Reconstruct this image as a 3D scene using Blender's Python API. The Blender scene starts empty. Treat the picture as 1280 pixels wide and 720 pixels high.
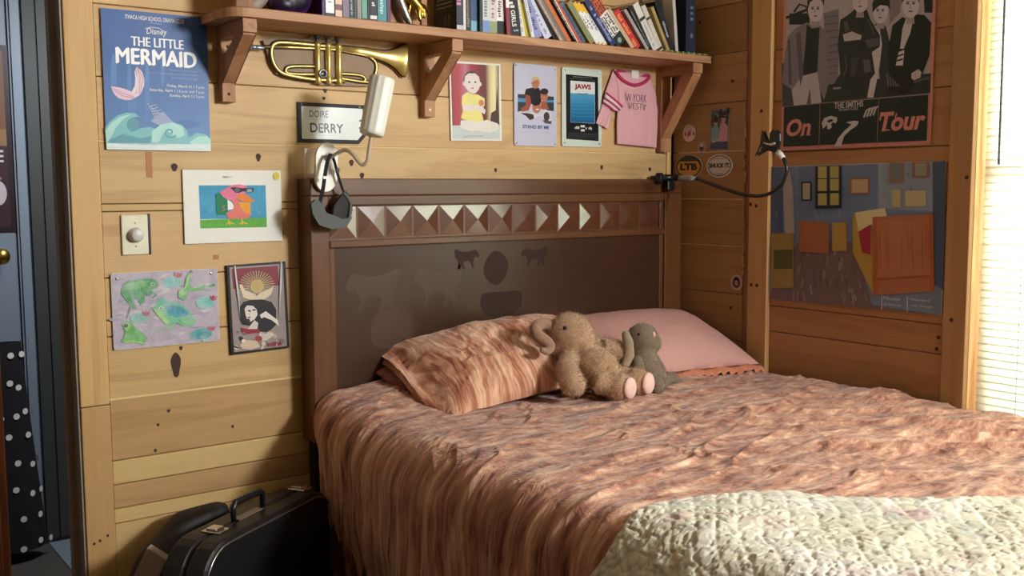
import bpy, bmesh, math, random
import numpy as np
from mathutils import Vector, Matrix

# ------------------------------------------------------------------ camera, world, lights, exposure
S = bpy.context.scene
COL = S.collection
PI = math.pi
cam_d = bpy.data.cameras.new('camera')
cam = bpy.data.objects.new('camera', cam_d)
COL.objects.link(cam)
cam_d.sensor_fit = 'HORIZONTAL'
cam_d.sensor_width = 36.0
cam_d.lens = 35.725
cam_d.clip_start = 0.02
right = Vector((0.8036, -0.5951, -0.0042))
fwd = Vector((0.5920, 0.8000, -0.0978)).normalized()
right = (right - fwd * right.dot(fwd)).normalized()
up = right.cross(fwd)
rot = Matrix((right, up, -fwd)).transposed()
cam.matrix_world = Matrix.Translation((-2.814, -2.77, 1.34)) @ rot.to_4x4()
S.camera = cam

S.view_settings.view_transform = 'Standard'
S.view_settings.look = 'None'
S.view_settings.gamma = 1.0
S.view_settings.use_curve_mapping = False
S.view_settings.exposure = 0.38

world = bpy.data.worlds.new('daylight')
S.world = world
world.use_nodes = True
_bg = world.node_tree.nodes['Background']
_bg.inputs['Color'].default_value = (0.86, 0.94, 1.0, 1)
_bg.inputs['Strength'].default_value = 3.0


def area(name, loc, target, sx, sy, power, color):
    d = bpy.data.lights.new(name, 'AREA')
    d.shape = 'RECTANGLE'
    d.size, d.size_y, d.energy, d.color = sx, sy, power, color
    o = bpy.data.objects.new(name, d)
    COL.objects.link(o)
    o.location = loc
    o.rotation_euler = (Vector(target) - Vector(loc)).to_track_quat('-Z', 'Y').to_euler()
    return o


area('window_daylight', (0.45, -1.68, 1.6), (-1.2, -1.3, 1.0), 1.05, 1.5, 105.0, (0.93, 0.98, 1.0))
area('added_high_fill', (0.10, -3.78, 2.17), (-1.6, -0.3, 1.2), 0.95, 0.38, 148.0, (0.95, 0.985, 1.0))  # unseen lamp added high on the right as the room's main fill
area('added_hall_fill', (-1.6, 0.45, 2.0), (-2.1, 1.0, 0.6), 0.4, 0.4, 13.0, (0.9, 0.95, 1.0))  # lamp added to brighten the closed hall

# ------------------------------------------------------------------ helpers
random.seed(7)


def lin(c):
    return tuple(((x / 255.0) / 12.92 if x / 255.0 <= 0.04045 else ((x / 255.0 + 0.055) / 1.055) ** 2.4) for x in c)


def link(o, parent=None):
    COL.objects.link(o)
    if parent is not None:
        o.parent = parent
        o.matrix_parent_inverse = parent.matrix_world.inverted()
    return o


def tag(o, label=None, cat=None, group=None, kind=None):
    if label:
        o['label'] = label
    if cat:
        o['category'] = cat
    if group:
        o['group'] = group
    if kind:
        o['kind'] = kind
    return o


def thing(name, label, cat, loc=(0, 0, 0), group=None):
    o = bpy.data.objects.new(name, None)
    o.empty_display_size = 0.05
    o.location = loc
    COL.objects.link(o)
    o.matrix_world = Matrix.Translation(loc)
    return tag(o, label, cat, group)


class MB:
    """collects shapes for one mesh"""

    def __init__(s):
        s.v, s.f, s.c = [], [], []

    def add(s, vs, fs, col=None):
        k = len(s.v)
        s.v += [tuple(p) for p in vs]
        s.f += [tuple(i + k for i in f) for f in fs]
        s.c += [col] * len(fs)
        return s

    def box(s, a, b, col=None, M=None, taper=None):
        x0, y0, z0 = a
        x1, y1, z1 = b
        vs = [(x0, y0, z0), (x1, y0, z0), (x1, y1, z0), (x0, y1, z0), (x0, y0, z1), (x1, y0, z1), (x1, y1, z1), (x0, y1, z1)]
        if M is not None:
            vs = [tuple(M @ Vector(p)) for p in vs]
        fs = [(0, 3, 2, 1), (4, 5, 6, 7), (0, 1, 5, 4), (1, 2, 6, 5), (2, 3, 7, 6), (3, 0, 4, 7)]
        return s.add(vs, fs, col)

    def prism(s, pts, a, b, axis='Y', col=None):
        """polygon pts (2D) extruded along axis from a to b"""
        n = len(pts)

        def p3(p, h):
            if axis == 'Y':
                return (p[0], h, p[1])
            if axis == 'X':
                return (h, p[0], p[1])
            return (p[0], p[1], h)
        vs = [p3(p, a) for p in pts] + [p3(p, b) for p in pts]
        fs = [tuple(range(n)), tuple(range(2 * n - 1, n - 1, -1))]
        fs += [(i, (i + 1) % n, n + (i + 1) % n, n + i) for i in range(n)]
        return s.add(vs, fs, col)

    def tube(s, pts, r, n=10, caps=True, flat=None, col=None):
        pts = [Vector(p) for p in pts]
        m = len(pts)
        rs = r if isinstance(r, (list, tuple)) else [r] * m
        vs, fs = [], []
        t0 = (pts[1] - pts[0]).normalized()
        ref = Vector((0, 0, 1)) if abs(t0.z) < 0.9 else Vector((1, 0, 0))
        nrm = (ref - t0 * ref.dot(t0)).normalized()
        for i, p in enumerate(pts):
            t = (pts[min(i + 1, m - 1)] - pts[max(i - 1, 0)]).normalized()
            nrm = (nrm - t * nrm.dot(t)).normalized()
            bi = t.cross(nrm)
            for k in range(n):
                a = 2 * PI * k / n
                fx = flat if flat else 1.0
                vs.append(p + nrm * math.cos(a) * rs[i] + bi * math.sin(a) * rs[i] * fx)
        for i in range(m - 1):
            for k in range(n):
                fs.append((i * n + k, i * n + (k + 1) % n, (i + 1) * n + (k + 1) % n, (i + 1) * n + k))
        if caps:
            fs.append(tuple(range(n - 1, -1, -1)))
            fs.append(tuple((m - 1) * n + k for k in range(n)))
        return s.add(vs, fs, col)

    def lathe(s, prof, base, axis, n=24, col=None):
        """prof: (radius, height) pairs along axis from base"""
        axis = Vector(axis).normalized()
        ref = Vector((0, 0, 1)) if abs(axis.z) < 0.9 else Vector((1, 0, 0))
        e1 = (ref - axis * ref.dot(axis)).normalized()
        e2 = axis.cross(e1)
        b = Vector(base)
        vs, fs = [], []
        for r, h in prof:
            for k in range(n):
                a = 2 * PI * k / n
                vs.append(b + axis * h + e1 * (r * math.cos(a)) + e2 * (r * math.sin(a)))
        m = len(prof)
        for i in range(m - 1):
            for k in range(n):
                fs.append((i * n + k, i * n + (k + 1) % n, (i + 1) * n + (k + 1) % n, (i + 1) * n + k))
        fs.append(tuple(range(n - 1, -1, -1)))
        fs.append(tuple((m - 1) * n + k for k in range(n)))
        return s.add(vs, fs, col)

    def ball(s, c, r, n=14, M=None, col=None):
        r = r if isinstance(r, (list, tuple)) else (r, r, r)
        c = Vector(c)
        vs, fs = [], []
        h = n // 2 + 1
        for i in range(h + 1):
            th = PI * i / h
            for k in range(n):
                ph = 2 * PI * k / n
                p = Vector((r[0] * math.sin(th) * math.cos(ph), r[1] * math.sin(th) * math.sin(ph), r[2] * math.cos(th)))
                if M is not None:
                    p = M @ p
                vs.append(c + p)
        for i in range(h):
            for k in range(n):
                fs.append((i * n + k, (i + 1) * n + k, (i + 1) * n + (k + 1) % n, i * n + (k + 1) % n))
        return s.add(vs, fs, col)

    def grid(s, P, col=None, wrap=False):
        """P: array nu x nv x 3"""
        nu, nv = P.shape[:2]
        vs = [tuple(p) for p in P.reshape(-1, 3).tolist()]
        fs = []
        for i in range(nu - 1):
            for j in range(nv - 1):
                fs.append((i * nv + j, (i + 1) * nv + j, (i + 1) * nv + j + 1, i * nv + j + 1))
        return s.add(vs, fs, col)

    def mesh(s, name, smooth=False):
        me = bpy.data.meshes.new(name)
        me.from_pydata(s.v, [], s.f)
        if any(c is not None for c in s.c):
            at = me.color_attributes.new('Col', 'FLOAT_COLOR', 'CORNER')
            buf = []
            for f, c in zip(s.f, s.c):
                c = c or (0.5, 0.5, 0.5)
                if isinstance(c[0], (tuple, list)):
                    for q in c:
                        buf += [q[0], q[1], q[2], 1.0]
                else:
                    buf += [c[0], c[1], c[2], 1.0] * len(f)
            at.data.foreach_set('color', buf)
        if smooth:
            me.polygons.foreach_set('use_smooth', [True] * len(me.polygons))
        me.update()
        return me

    def build(s, name, mat, parent=None, smooth=False, bevel=0.0, label=None, color=None, seg=2, angle=None):
        me = s.mesh(name, smooth)
        me.materials.append(mat)
        o = bpy.data.objects.new(name, me)
        link(o, parent)
        if bevel:
            m = o.modifiers.new('bevel', 'BEVEL')
            m.width = bevel
            m.segments = seg
            m.limit_method = 'ANGLE'
            m.angle_limit = math.radians(50)
        if smooth and angle:
            pass
        if label:
            o['label'] = label
        if color:
            o.color = (*color, 1.0)
        return o


def fix_normals(o):
    bm = bmesh.new()
    bm.from_mesh(o.data)
    bmesh.ops.recalc_face_normals(bm, faces=bm.faces)
    bm.to_mesh(o.data)
    bm.free()
    return o


# numpy value noise -------------------------------------------------
_rng = np.random.RandomState(3)
_T = _rng.rand(256, 256)


def vnoise(x, y):
    xi = np.floor(x).astype(int)
    yi = np.floor(y).astype(int)
    fx = x - xi
    fy = y - yi
    fx = fx * fx * fx * (fx * (fx * 6 - 15) + 10)
    fy = fy * fy * fy * (fy * (fy * 6 - 15) + 10)
    a = _T[xi & 255, yi & 255]
    b = _T[(xi + 1) & 255, yi & 255]
    c = _T[xi & 255, (yi + 1) & 255]
    d = _T[(xi + 1) & 255, (yi + 1) & 255]
    return (a * (1 - fx) + b * fx) * (1 - fy) + (c * (1 - fx) + d * fx) * fy


def fbm(x, y, o=4):
    t, a, n = 0.0, 0.5, 0.0
    for k in range(o):
        t = t + a * vnoise(x * 2 ** k + 17.3 * k, y * 2 ** k + 5.1 * k)
        n += a
        a *= 0.5
    return t / n


def ridge(x, y, o=3):
    t, a, n = 0.0, 0.5, 0.0
    for k in range(o):
        t = t + a * (1 - np.abs(2 * vnoise(x * 2 ** k + 9.7 * k, y * 2 ** k + 3.3 * k) - 1)) ** 2
        n += a
        a *= 0.5
    return t / n


# ------------------------------------------------------------------ materials
class NT:
    def __init__(s, name):
        s.m = bpy.data.materials.new(name)
        s.m.use_nodes = True
        s.t = s.m.node_tree
        s.b = s.t.nodes['Principled BSDF']

    def n(s, typ, **kw):
        nd = s.t.nodes.new(typ)
        for k, v in kw.items():
            if k in nd.inputs.keys() or k[0].isupper():
                nd.inputs[k].default_value = v
            else:
                setattr(nd, k, v)
        return nd

    def l(s, a, b):
        s.t.links.new(a, b)

    def inp(s, nd, key, val):
        if hasattr(val, 'is_output') or isinstance(val, bpy.types.NodeSocket):
            s.l(val, nd.inputs[key])
        else:
            nd.inputs[key].default_value = val

    def math(s, op, a, b=0.0, clamp=False):
        nd = s.t.nodes.new('ShaderNodeMath')
        nd.operation = op
        nd.use_clamp = clamp
        s.inp(nd, 0, a)
        s.inp(nd, 1, b)
        return nd.outputs[0]

    def mapping(s, vec, scale=(1, 1, 1), rot=(0, 0, 0), loc=None):
        nd = s.t.nodes.new('ShaderNodeMapping')
        s.l(vec, nd.inputs['Vector'])
        nd.inputs['Scale'].default_value = scale
        nd.inputs['Rotation'].default_value = rot
        if loc is not None:
            s.inp(nd, 'Location', loc)
        return nd.outputs[0]

    def noise(s, vec, scale, detail=4, rough=0.55, dist=0.0):
        nd = s.t.nodes.new('ShaderNodeTexNoise')
        if vec is not None:
            s.l(vec, nd.inputs['Vector'])
        nd.inputs['Scale'].default_value = scale
        nd.inputs['Detail'].default_value = detail
        nd.inputs['Roughness'].default_value = rough
        nd.inputs['Distortion'].default_value = dist
        return nd.outputs[0]

    def ramp(s, fac, stops):
        nd = s.t.nodes.new('ShaderNodeValToRGB')
        s.l(fac, nd.inputs[0])
        e = nd.color_ramp.elements
        while len(e) < len(stops):
            e.new(0.5)
        for k, (p, c) in zip(e, stops):
            k.position = p
            k.color = (*c, 1) if len(c) == 3 else c
        return nd.outputs[0]

    def mix(s, fac, a, b, typ='MIX'):
        nd = s.t.nodes.new('ShaderNodeMix')
        nd.data_type = 'RGBA'
        nd.blend_type = typ
        s.inp(nd, 0, fac)
        for i, v in ((6, a), (7, b)):
            if isinstance(v, bpy.types.NodeSocket):
                s.l(v, nd.inputs[i])
            else:
                nd.inputs[i].default_value = (*v, 1) if len(v) == 3 else v
        return nd.outputs[2]

    def bump(s, h, strength=0.3, dist=0.01):
        nd = s.t.nodes.new('ShaderNodeBump')
        nd.inputs['Strength'].default_value = strength
        nd.inputs['Distance'].default_value = dist
        s.l(h, nd.inputs['Height'])
        s.l(nd.outputs[0], s.b.inputs['Normal'])

    def set(s, **kw):
        for k, v in kw.items():
            k = k.replace('_', ' ')
            if isinstance(v, bpy.types.NodeSocket):
                s.l(v, s.b.inputs[k])
            elif isinstance(v, tuple) and len(v) == 3:
                s.b.inputs[k].default_value = (*v, 1)
            else:
                s.b.inputs[k].default_value = v
        return s


def plain(name, col, rough=0.5, metal=0.0, spec=0.5, nz=0.12, scale=60.0, bump=0.0):
    m = NT(name)
    tc = m.n('ShaderNodeTexCoord').outputs['Object']
    f = m.noise(tc, scale, 3)
    c = m.mix(f, tuple(x * (1 - nz) for x in col), tuple(min(1, x * (1 + nz)) for x in col))
    m.set(Base_Color=c, Roughness=rough, Metallic=metal, Specular_IOR_Level=spec)
    if bump:
        m.bump(f, bump, 0.003)
    return m.m


def tinted(name, rough=0.5, spec=0.4, nz=0.1, scale=80.0):
    """colour taken from the object's own colour"""
    m = NT(name)
    tc = m.n('ShaderNodeTexCoord').outputs['Object']
    oi = m.n('ShaderNodeObjectInfo').outputs['Color']
    f = m.noise(tc, scale, 3)
    v = m.mix(f, (1 - nz, 1 - nz, 1 - nz), (1, 1, 1))
    m.set(Base_Color=m.mix(1.0, oi, v, 'MULTIPLY'), Roughness=rough, Specular_IOR_Level=spec)
    return m.m


def wood(name, dark, mid, light, axis='X', rough=0.55, spec=0.35, gs=1.0, ring=0.5, bump=0.12):
    m = NT(name)
    tc = m.n('ShaderNodeTexCoord').outputs['Object']
    oi = m.n('ShaderNodeObjectInfo')
    off = m.n('ShaderNodeVectorMath', operation='SCALE')
    off.inputs[0].default_value = (13.7, 7.3, 21.1)
    m.l(oi.outputs['Random'], off.inputs['Scale'])
    al, ac = 0.9 * gs, 11.0 * gs
    sc = {'X': (al, ac, ac), 'Y': (ac, al, ac), 'Z': (ac, ac, al)}[axis]
    fsc = {'X': (2, 90, 90), 'Y': (90, 2, 90), 'Z': (90, 90, 2)}[axis]
    v = m.mapping(tc, sc, loc=off.outputs[0])
    v2 = m.mapping(tc, fsc, loc=off.outputs[0])
    n1 = m.noise(v, 1.0, 5, 0.55, 0.8)
    rg = m.math('PINGPONG', m.math('MULTIPLY', n1, 5.0), 0.5)
    rg = m.math('MULTIPLY', rg, 2.0)
    n2 = m.noise(v2, 2.0, 3, 0.6)
    g = m.math('ADD', m.math('MULTIPLY', n1, 1 - ring), m.math('MULTIPLY', rg, ring))
    g = m.math('ADD', m.math('MULTIPLY', g, 0.75), m.math('MULTIPLY', n2, 0.25))
    c = m.ramp(g, [(0.2, dark), (0.45, mid), (0.8, light)])
    c = m.mix(1.0, c, oi.outputs['Color'], 'MULTIPLY')
    m.set(Base_Color=c, Roughness=rough, Specular_IOR_Level=spec)
    m.bump(n2, bump, 0.002)
    return m.m


def printed(name, rough=0.45, nz=0.08, scale=30.0, spec=0.4, wash=0.0):
    m = NT(name)
    tc = m.n('ShaderNodeTexCoord').outputs['Object']
    a = m.n('ShaderNodeAttribute', attribute_name='Col').outputs['Color']
    f = m.noise(tc, scale, 4, 0.6, 0.5)
    v = m.mix(f, (1 - nz, 1 - nz, 1 - nz), (1 + nz, 1 + nz, 1 + nz))
    c = m.mix(1.0, a, v, 'MULTIPLY')
    if wash:
        f2 = m.ramp(m.noise(tc, 18.0, 5, 0.7, 1.5), [(0.35, (0, 0, 0)), (0.75, (1, 1, 1))])
        c = m.mix(m.math('MULTIPLY', f2, wash), c, (0.75, 0.75, 0.78))
    m.set(Base_Color=c, Roughness=rough, Specular_IOR_Level=spec)
    return m.m


PINE = dict(dark=lin((172, 136, 92)), mid=lin((204, 170, 122)), light=lin((220, 190, 144)))
M_pine_x = wood('pine_planks', axis='X', ring=0.16, **PINE)
M_pine_y = wood('pine_planks_side', axis='Y', ring=0.16, **PINE)
M_pine_z = wood('pine_upright', axis='Z', ring=0.16, **PINE)
M_shelf = wood('shelf_pine', lin((136, 94, 64)), lin((176, 130, 94)), lin((202, 158, 120)), 'X', ring=0.3)
M_knot = plain('knot', lin((62, 34, 20)), 0.7, nz=0.3, scale=150)
M_nail = plain('nail_head', (0.12, 0.11, 0.1), 0.35, 0.8)
M_screw = plain('screw_brass', (0.75, 0.68, 0.5), 0.3, 0.9)
M_tongue = plain('pale_tongue', lin((224, 200, 140)), 0.6)
M_walnut_x = wood('walnut_stain', lin((62, 37, 20)), lin((92, 57, 33)), lin((112, 74, 46)), 'X', 0.28, 0.5, 1.2, 0.2, 0.05)
M_walnut_z = wood('walnut_stain_upright', lin((62, 37, 20)), lin((94, 58, 33)), lin((114, 75, 46)), 'Z', 0.28, 0.5, 1.2, 0.2, 0.05)
M_carpet = plain('dark_carpet', lin((52, 48, 44)), 0.95, nz=0.5, scale=220, bump=0.6)
M_hallfloor = plain('hall_floor', lin((120, 132, 142)), 0.6, nz=0.15)
M_white_wall = plain('ceiling_paint', lin((214, 200, 178)), 0.8, nz=0.04)
M_dark_trim = plain('dark_casing_paint', lin((140, 128, 116)), 0.5, nz=0.15, scale=25)
M_char = plain('charcoal_paint', lin((64, 66, 64)), 0.55, nz=0.1)
M_blue = plain('blue_door_paint', lin((132, 144, 158)), 0.45, nz=0.06)
M_brass = plain('brass', lin((205, 165, 80)), 0.28, 1.0, nz=0.15)
M_print = printed('print_on_paper')
M_gloss = printed('print_on_tin', 0.25, 0.06)
M_wash = printed('watercolour', 0.7, 0.2, 22.0, wash=0.45)
M_paper = plain('white_paper', lin((232, 230, 220)), 0.6, nz=0.03)
M_white = plain('white_plastic', lin((236, 234, 222)), 0.35, nz=0.03)
M_black = plain('black_plastic', lin((24, 24, 26)), 0.3, nz=0.2)
M_blackc = plain('black_cloth', lin((22, 22, 25)), 0.9, nz=0.3, scale=300)
M_chrome = plain('chrome', (0.8, 0.8, 0.8), 0.18, 1.0, nz=0.05)
M_grey = plain('grey_rubber', lin((150, 152, 150)), 0.6)
M_book = tinted('book_cloth', 0.5)
M_pages = plain('page_edges', lin((222, 210, 186)), 0.8, nz=0.1, scale=400)
M_tint = tinted('coloured_surface', 0.55)
M_shiny = tinted('coloured_gloss', 0.3, 0.5)


# ------------------------------------------------------------------ flat art (posters, labels): layers of coloured shapes
_glyph = {}


def glyphs(txt, bold=0.0):
    k = (txt, bold)
    if k not in _glyph:
        cu = bpy.data.curves.new('t', 'FONT')
        cu.body = txt
        cu.resolution_u = 3
        cu.offset = bold
        o = bpy.data.objects.new('t', cu)
        me = o.to_mesh()
        vs = [(v.co.x, v.co.y) for v in me.vertices]
        fs = [tuple(p.vertices) for p in me.polygons]
        o.to_mesh_clear()
        bpy.data.objects.remove(o)
        bpy.data.curves.remove(cu)
        _glyph[k] = (vs, fs)
    return _glyph[k]


def homography(src, dst):
    A, b = [], []
    for (x, y), (u, v) in zip(src, dst):
        A.append([x, y, 1, 0, 0, 0, -u * x, -u * y]); b.append(u)
        A.append([0, 0, 0, x, y, 1, -v * x, -v * y]); b.append(v)
    h = np.linalg.solve(np.array(A, float), np.array(b, float))
    return np.append(h, 1).reshape(3, 3)


class Art:
    """flat print on a sheet W wide and H high; shapes are drawn in sketch units tied to the sheet by its four corners"""

    def __init__(s, W, H, src=None, dst=None, step=3e-5):
        s.W, s.H, s.step = W, H, step
        dst = dst or [(0, 0), (W, 0), (W, H), (0, H)]
        s.Hm = homography(src or dst, dst)
        s.mb = MB()
        s.h = 0.0

    def uv(s, p):
        q = s.Hm @ np.array([p[0], p[1], 1.0])
        return (q[0] / q[2], q[1] / q[2])

    def raw(s, uvs, faces, col):
        s.h += s.step
        s.mb.add([(u, v, s.h) for u, v in uvs], faces, col)

    def poly(s, pts, col):
        s.raw([s.uv(p) for p in pts], [tuple(range(len(pts)))], lin(col))
        return s

    def rect(s, x0, y0, x1, y1, col):
        return s.poly([(x0, y0), (x1, y0), (x1, y1), (x0, y1)], col)

    def sheet(s, col, m=0.0):
        s.raw([(m, m), (s.W - m, m), (s.W - m, s.H - m), (m, s.H - m)], [(0, 1, 2, 3)], lin(col))
        return s

    def ell(s, cx, cy, rx, ry, col, rot=0.0, n=20, a0=0.0, a1=360.0):
        c, d = math.cos(math.radians(rot)), math.sin(math.radians(rot))
        pts = []
        full = a1 - a0 >= 360
        for k in range(n if full else n + 1):
            a = math.radians(a0 + (a1 - a0) * k / n)
            x, y = rx * math.cos(a), ry * math.sin(a)
            pts.append((cx + x * c - y * d, cy + x * d + y * c))
        return s.poly(pts, col)

    def line(s, pts, w, col):
        P = [np.array(p, float) for p in pts]
        L, R = [], []
        for i, p in enumerate(P):
            t = P[min(i + 1, len(P) - 1)] - P[max(i - 1, 0)]
            t = t / (np.hypot(*t) + 1e-9)
            nn = np.array([-t[1], t[0]])
            ww = w[i] if isinstance(w, (list, tuple)) else w
            L.append(s.uv(p + nn * ww / 2)); R.append(s.uv(p - nn * ww / 2))
        n = len(P)
        s.raw(L + R, [(i, i + 1, n + i + 1, n + i) for i in range(n - 1)], lin(col))
        return s

    def grad(s, pts4, stops, horiz=False):
        """four corners, colours along the way down (or across)"""
        tl, tr, br, bl = [np.array(p, float) for p in pts4]
        s.h += s.step
        for (a, c0), (b, c1) in zip(stops[:-1], stops[1:]):
            if horiz:
                q = [tl + (tr - tl) * a, tl + (tr - tl) * b, bl + (br - bl) * b, bl + (br - bl) * a]
                cc = (lin(c0), lin(c1), lin(c1), lin(c0))
            else:
                q = [tl + (bl - tl) * a, tr + (br - tr) * a, tr + (br - tr) * b, tl + (bl - tl) * b]
                cc = (lin(c0), lin(c0), lin(c1), lin(c1))
            s.mb.add([(*s.uv(p), s.h) for p in q], [(0, 1, 2, 3)], cc)
        return s

    def text(s, txt, a, b, col, bold=0.0, shear=0.0, vertical=False):
        """text stretched into the box from corner a (top left) to b (bottom right)"""
        vs, fs = glyphs(txt, bold)
        if not fs:
            return s
        vs = [(x + shear * y, y) for x, y in vs]
        xs = [p[0] for p in vs]; ys = [p[1] for p in vs]
        x0, x1, y0, y1 = min(xs), max(xs), min(ys), max(ys)
        (ua, va), (ub, vb) = s.uv(a), s.uv(b)
        out = []
        for x, y in vs:
            tx, ty = (x - x0) / (x1 - x0), (y1 - y) / (y1 - y0)
            if vertical:
                out.append((ub - (ub - ua) * ty, va + (vb - va) * tx))
            else:
                out.append((ua + (ub - ua) * tx, va + (vb - va) * ty))
        s.raw(out, fs, lin(col))
        return s

    def scribble(s, a, b, col, seed=0, gap=0.35, vertical=False):
        """a run of small strokes: print too small to read"""
        (ua, va), (ub, vb) = s.uv(a), s.uv(b)
        r = random.Random(seed)
        s.h += s.step
        vs, fs = [], []
        L = (vb - va) if vertical else (ub - ua)
        T = (ub - ua) if vertical else (vb - va)
        st = abs(T) * 0.55
        t = 0.0
        while t < abs(L):
            w = st * r.uniform(0.5, 1.0)
            if r.random() > 0.16:
                k = len(vs)
                lo, hi = r.choice([(0, 1), (0.3, 1), (0.3, 1), (0.3, 1.2)])
                if vertical:
                    q = [(ub - T * lo, va + t), (ub - T * lo, va + t + w), (ub - T * hi, va + t + w), (ub - T * hi, va + t)]
                else:
                    q = [(ua + t, va + T * lo), (ua + t + w, va + T * lo), (ua + t + w, va + T * hi), (ua + t, va + T * hi)]
                vs += [(u, v, s.h) for u, v in q]
                fs.append((k, k + 1, k + 2, k + 3))
            t += w + st * gap
        if fs:
            s.mb.add(vs, fs, lin(col))
        return s

    def build(s, name, xf, mat, parent, label=None):
        mb = MB()
        mb.v = [tuple(xf(*p)) for p in s.mb.v]
        mb.f, mb.c = s.mb.f, s.mb.c
        return mb.build(name, mat, parent, label=label)


def on_back(x0, z0, y=-0.004, roll=0.0):
    c, d = math.cos(math.radians(roll)), math.sin(math.radians(roll))
    return lambda u, v, h: (x0 + u * c + v * d, y - h, z0 - v * c + u * d)


def on_side(y0, z0, x=-0.004, roll=0.0):
    c, d = math.cos(math.radians(roll)), math.sin(math.radians(roll))
    return lambda u, v, h: (x - h, y0 - u * c - v * d, z0 - v * c + u * d)


def sheet_obj(name, W, H, xf, mat, parent, t=0.0012, r=0.0, curl=0.0, label=None):
    """sheet of paper or tin with rounded corners, front face at h = 0"""
    pts = []
    if r > 0:
        for cx, cy, a in ((r, r, 180), (W - r, r, 270), (W - r, H - r, 0), (r, H - r, 90)):
            for k in range(6):
                q = math.radians(a + 18 * k)
                pts.append((cx + r * math.cos(q), cy + r * math.sin(q)))
    else:
        pts = [(0, 0), (W, 0), (W, H), (0, H)]
    mb = MB()
    n = len(pts)
    vs = [xf(u, v, 0) for u, v in pts] + [xf(u, v, -t) for u, v in pts]
    mb.add(vs, [tuple(range(n)), tuple(range(2 * n - 1, n - 1, -1))] + [(i, n + i, n + (i + 1) % n, (i + 1) % n) for i in range(n)])
    return mb.build(name, mat, parent, label=label)


def pin(xf, u, v, mat, parent, r=0.004, name='pin'):
    c = Vector(xf(u, v, 0.0)); f = (Vector(xf(u, v, 0.01)) - c).normalized()
    MB().lathe([(r, 0.0), (r, 0.001), (r * 0.6, 0.0022), (0.0003, 0.0025)], c, f, 10).build(name, mat, parent, smooth=True)


def arc(pts, n=6):
    """Catmull-Rom through points"""
    P_ = [np.array(p) for p in pts]
    P_ = [2 * P_[0] - P_[1]] + P_ + [2 * P_[-1] - P_[-2]]
    o = []
    for i in range(1, len(P_) - 2):
        for k in range(n):
            t = k / n
            a_, b_, c_, d_ = P_[i - 1:i + 3]
            o.append(0.5 * ((2 * b_) + (-a_ + c_) * t + (2 * a_ - 5 * b_ + 4 * c_ - d_) * t * t + (-a_ + 3 * b_ - 3 * c_ + d_) * t ** 3))
    o.append(P_[-2])
    return [tuple(q) for q in o]


# ------------------------------------------------------------------ the room
CEIL = 2.45


def struct(name, mb, mat, **kw):
    o = mb.build(name, mat, **kw)
    return tag(o, kind='structure')


wall_back = struct('wall_back', MB().box((-2.17, 0.022, 0), (0.12, 0.12, CEIL)), M_pine_x, color=(0.25, 0.2, 0.18))
struct('wall_back_over_door', MB().box((-2.95, 0, 2.1), (-2.17, 0.12, CEIL)), M_pine_x).name = 'wall_back.001'
struct('wall_back', MB().box((-4.2, 0, 0), (-2.95, 0.12, CEIL)), M_pine_x)
wall_right = struct('wall_right', MB().box((0.022, -1.204, 0), (0.12, 0.022, CEIL)), M_pine_y, color=(0.25, 0.2, 0.18))
for a, b in (((0.0, -2.26, 0), (0.12, -1.204, 0.62)), ((0.0, -2.26, 2.2), (0.12, -1.204, CEIL)), ((0.0, -4.3, 0), (0.12, -2.26, 1.98)), ((0.0, -4.3, 2.4), (0.12, -2.26, CEIL)), ((0.0, -3.25, 1.98), (0.12, -2.26, 2.4))):  # high gap towards the rear is added to let the fill lamp in
    struct('wall_right', MB().box(a, b), M_pine_y, color=(0.4, 0.34, 0.3))
struct('wall_left', MB().box((-4.32, -4.3, 0), (-4.2, 0.12, CEIL)), M_pine_y, color=(0.36, 0.33, 0.3))
struct('wall_front', MB().box((-4.2, -4.42, 0), (0.12, -4.3, CEIL)), M_pine_x, color=(0.36, 0.33, 0.3))
struct('ceiling', MB().box((-4.32, -4.42, CEIL), (0.12, 1.45, CEIL + 0.08)), M_white_wall)
struct('floor', MB().box((-4.32, -4.42, -0.06), (0.12, 0.12, 0.0)), M_carpet)

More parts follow.
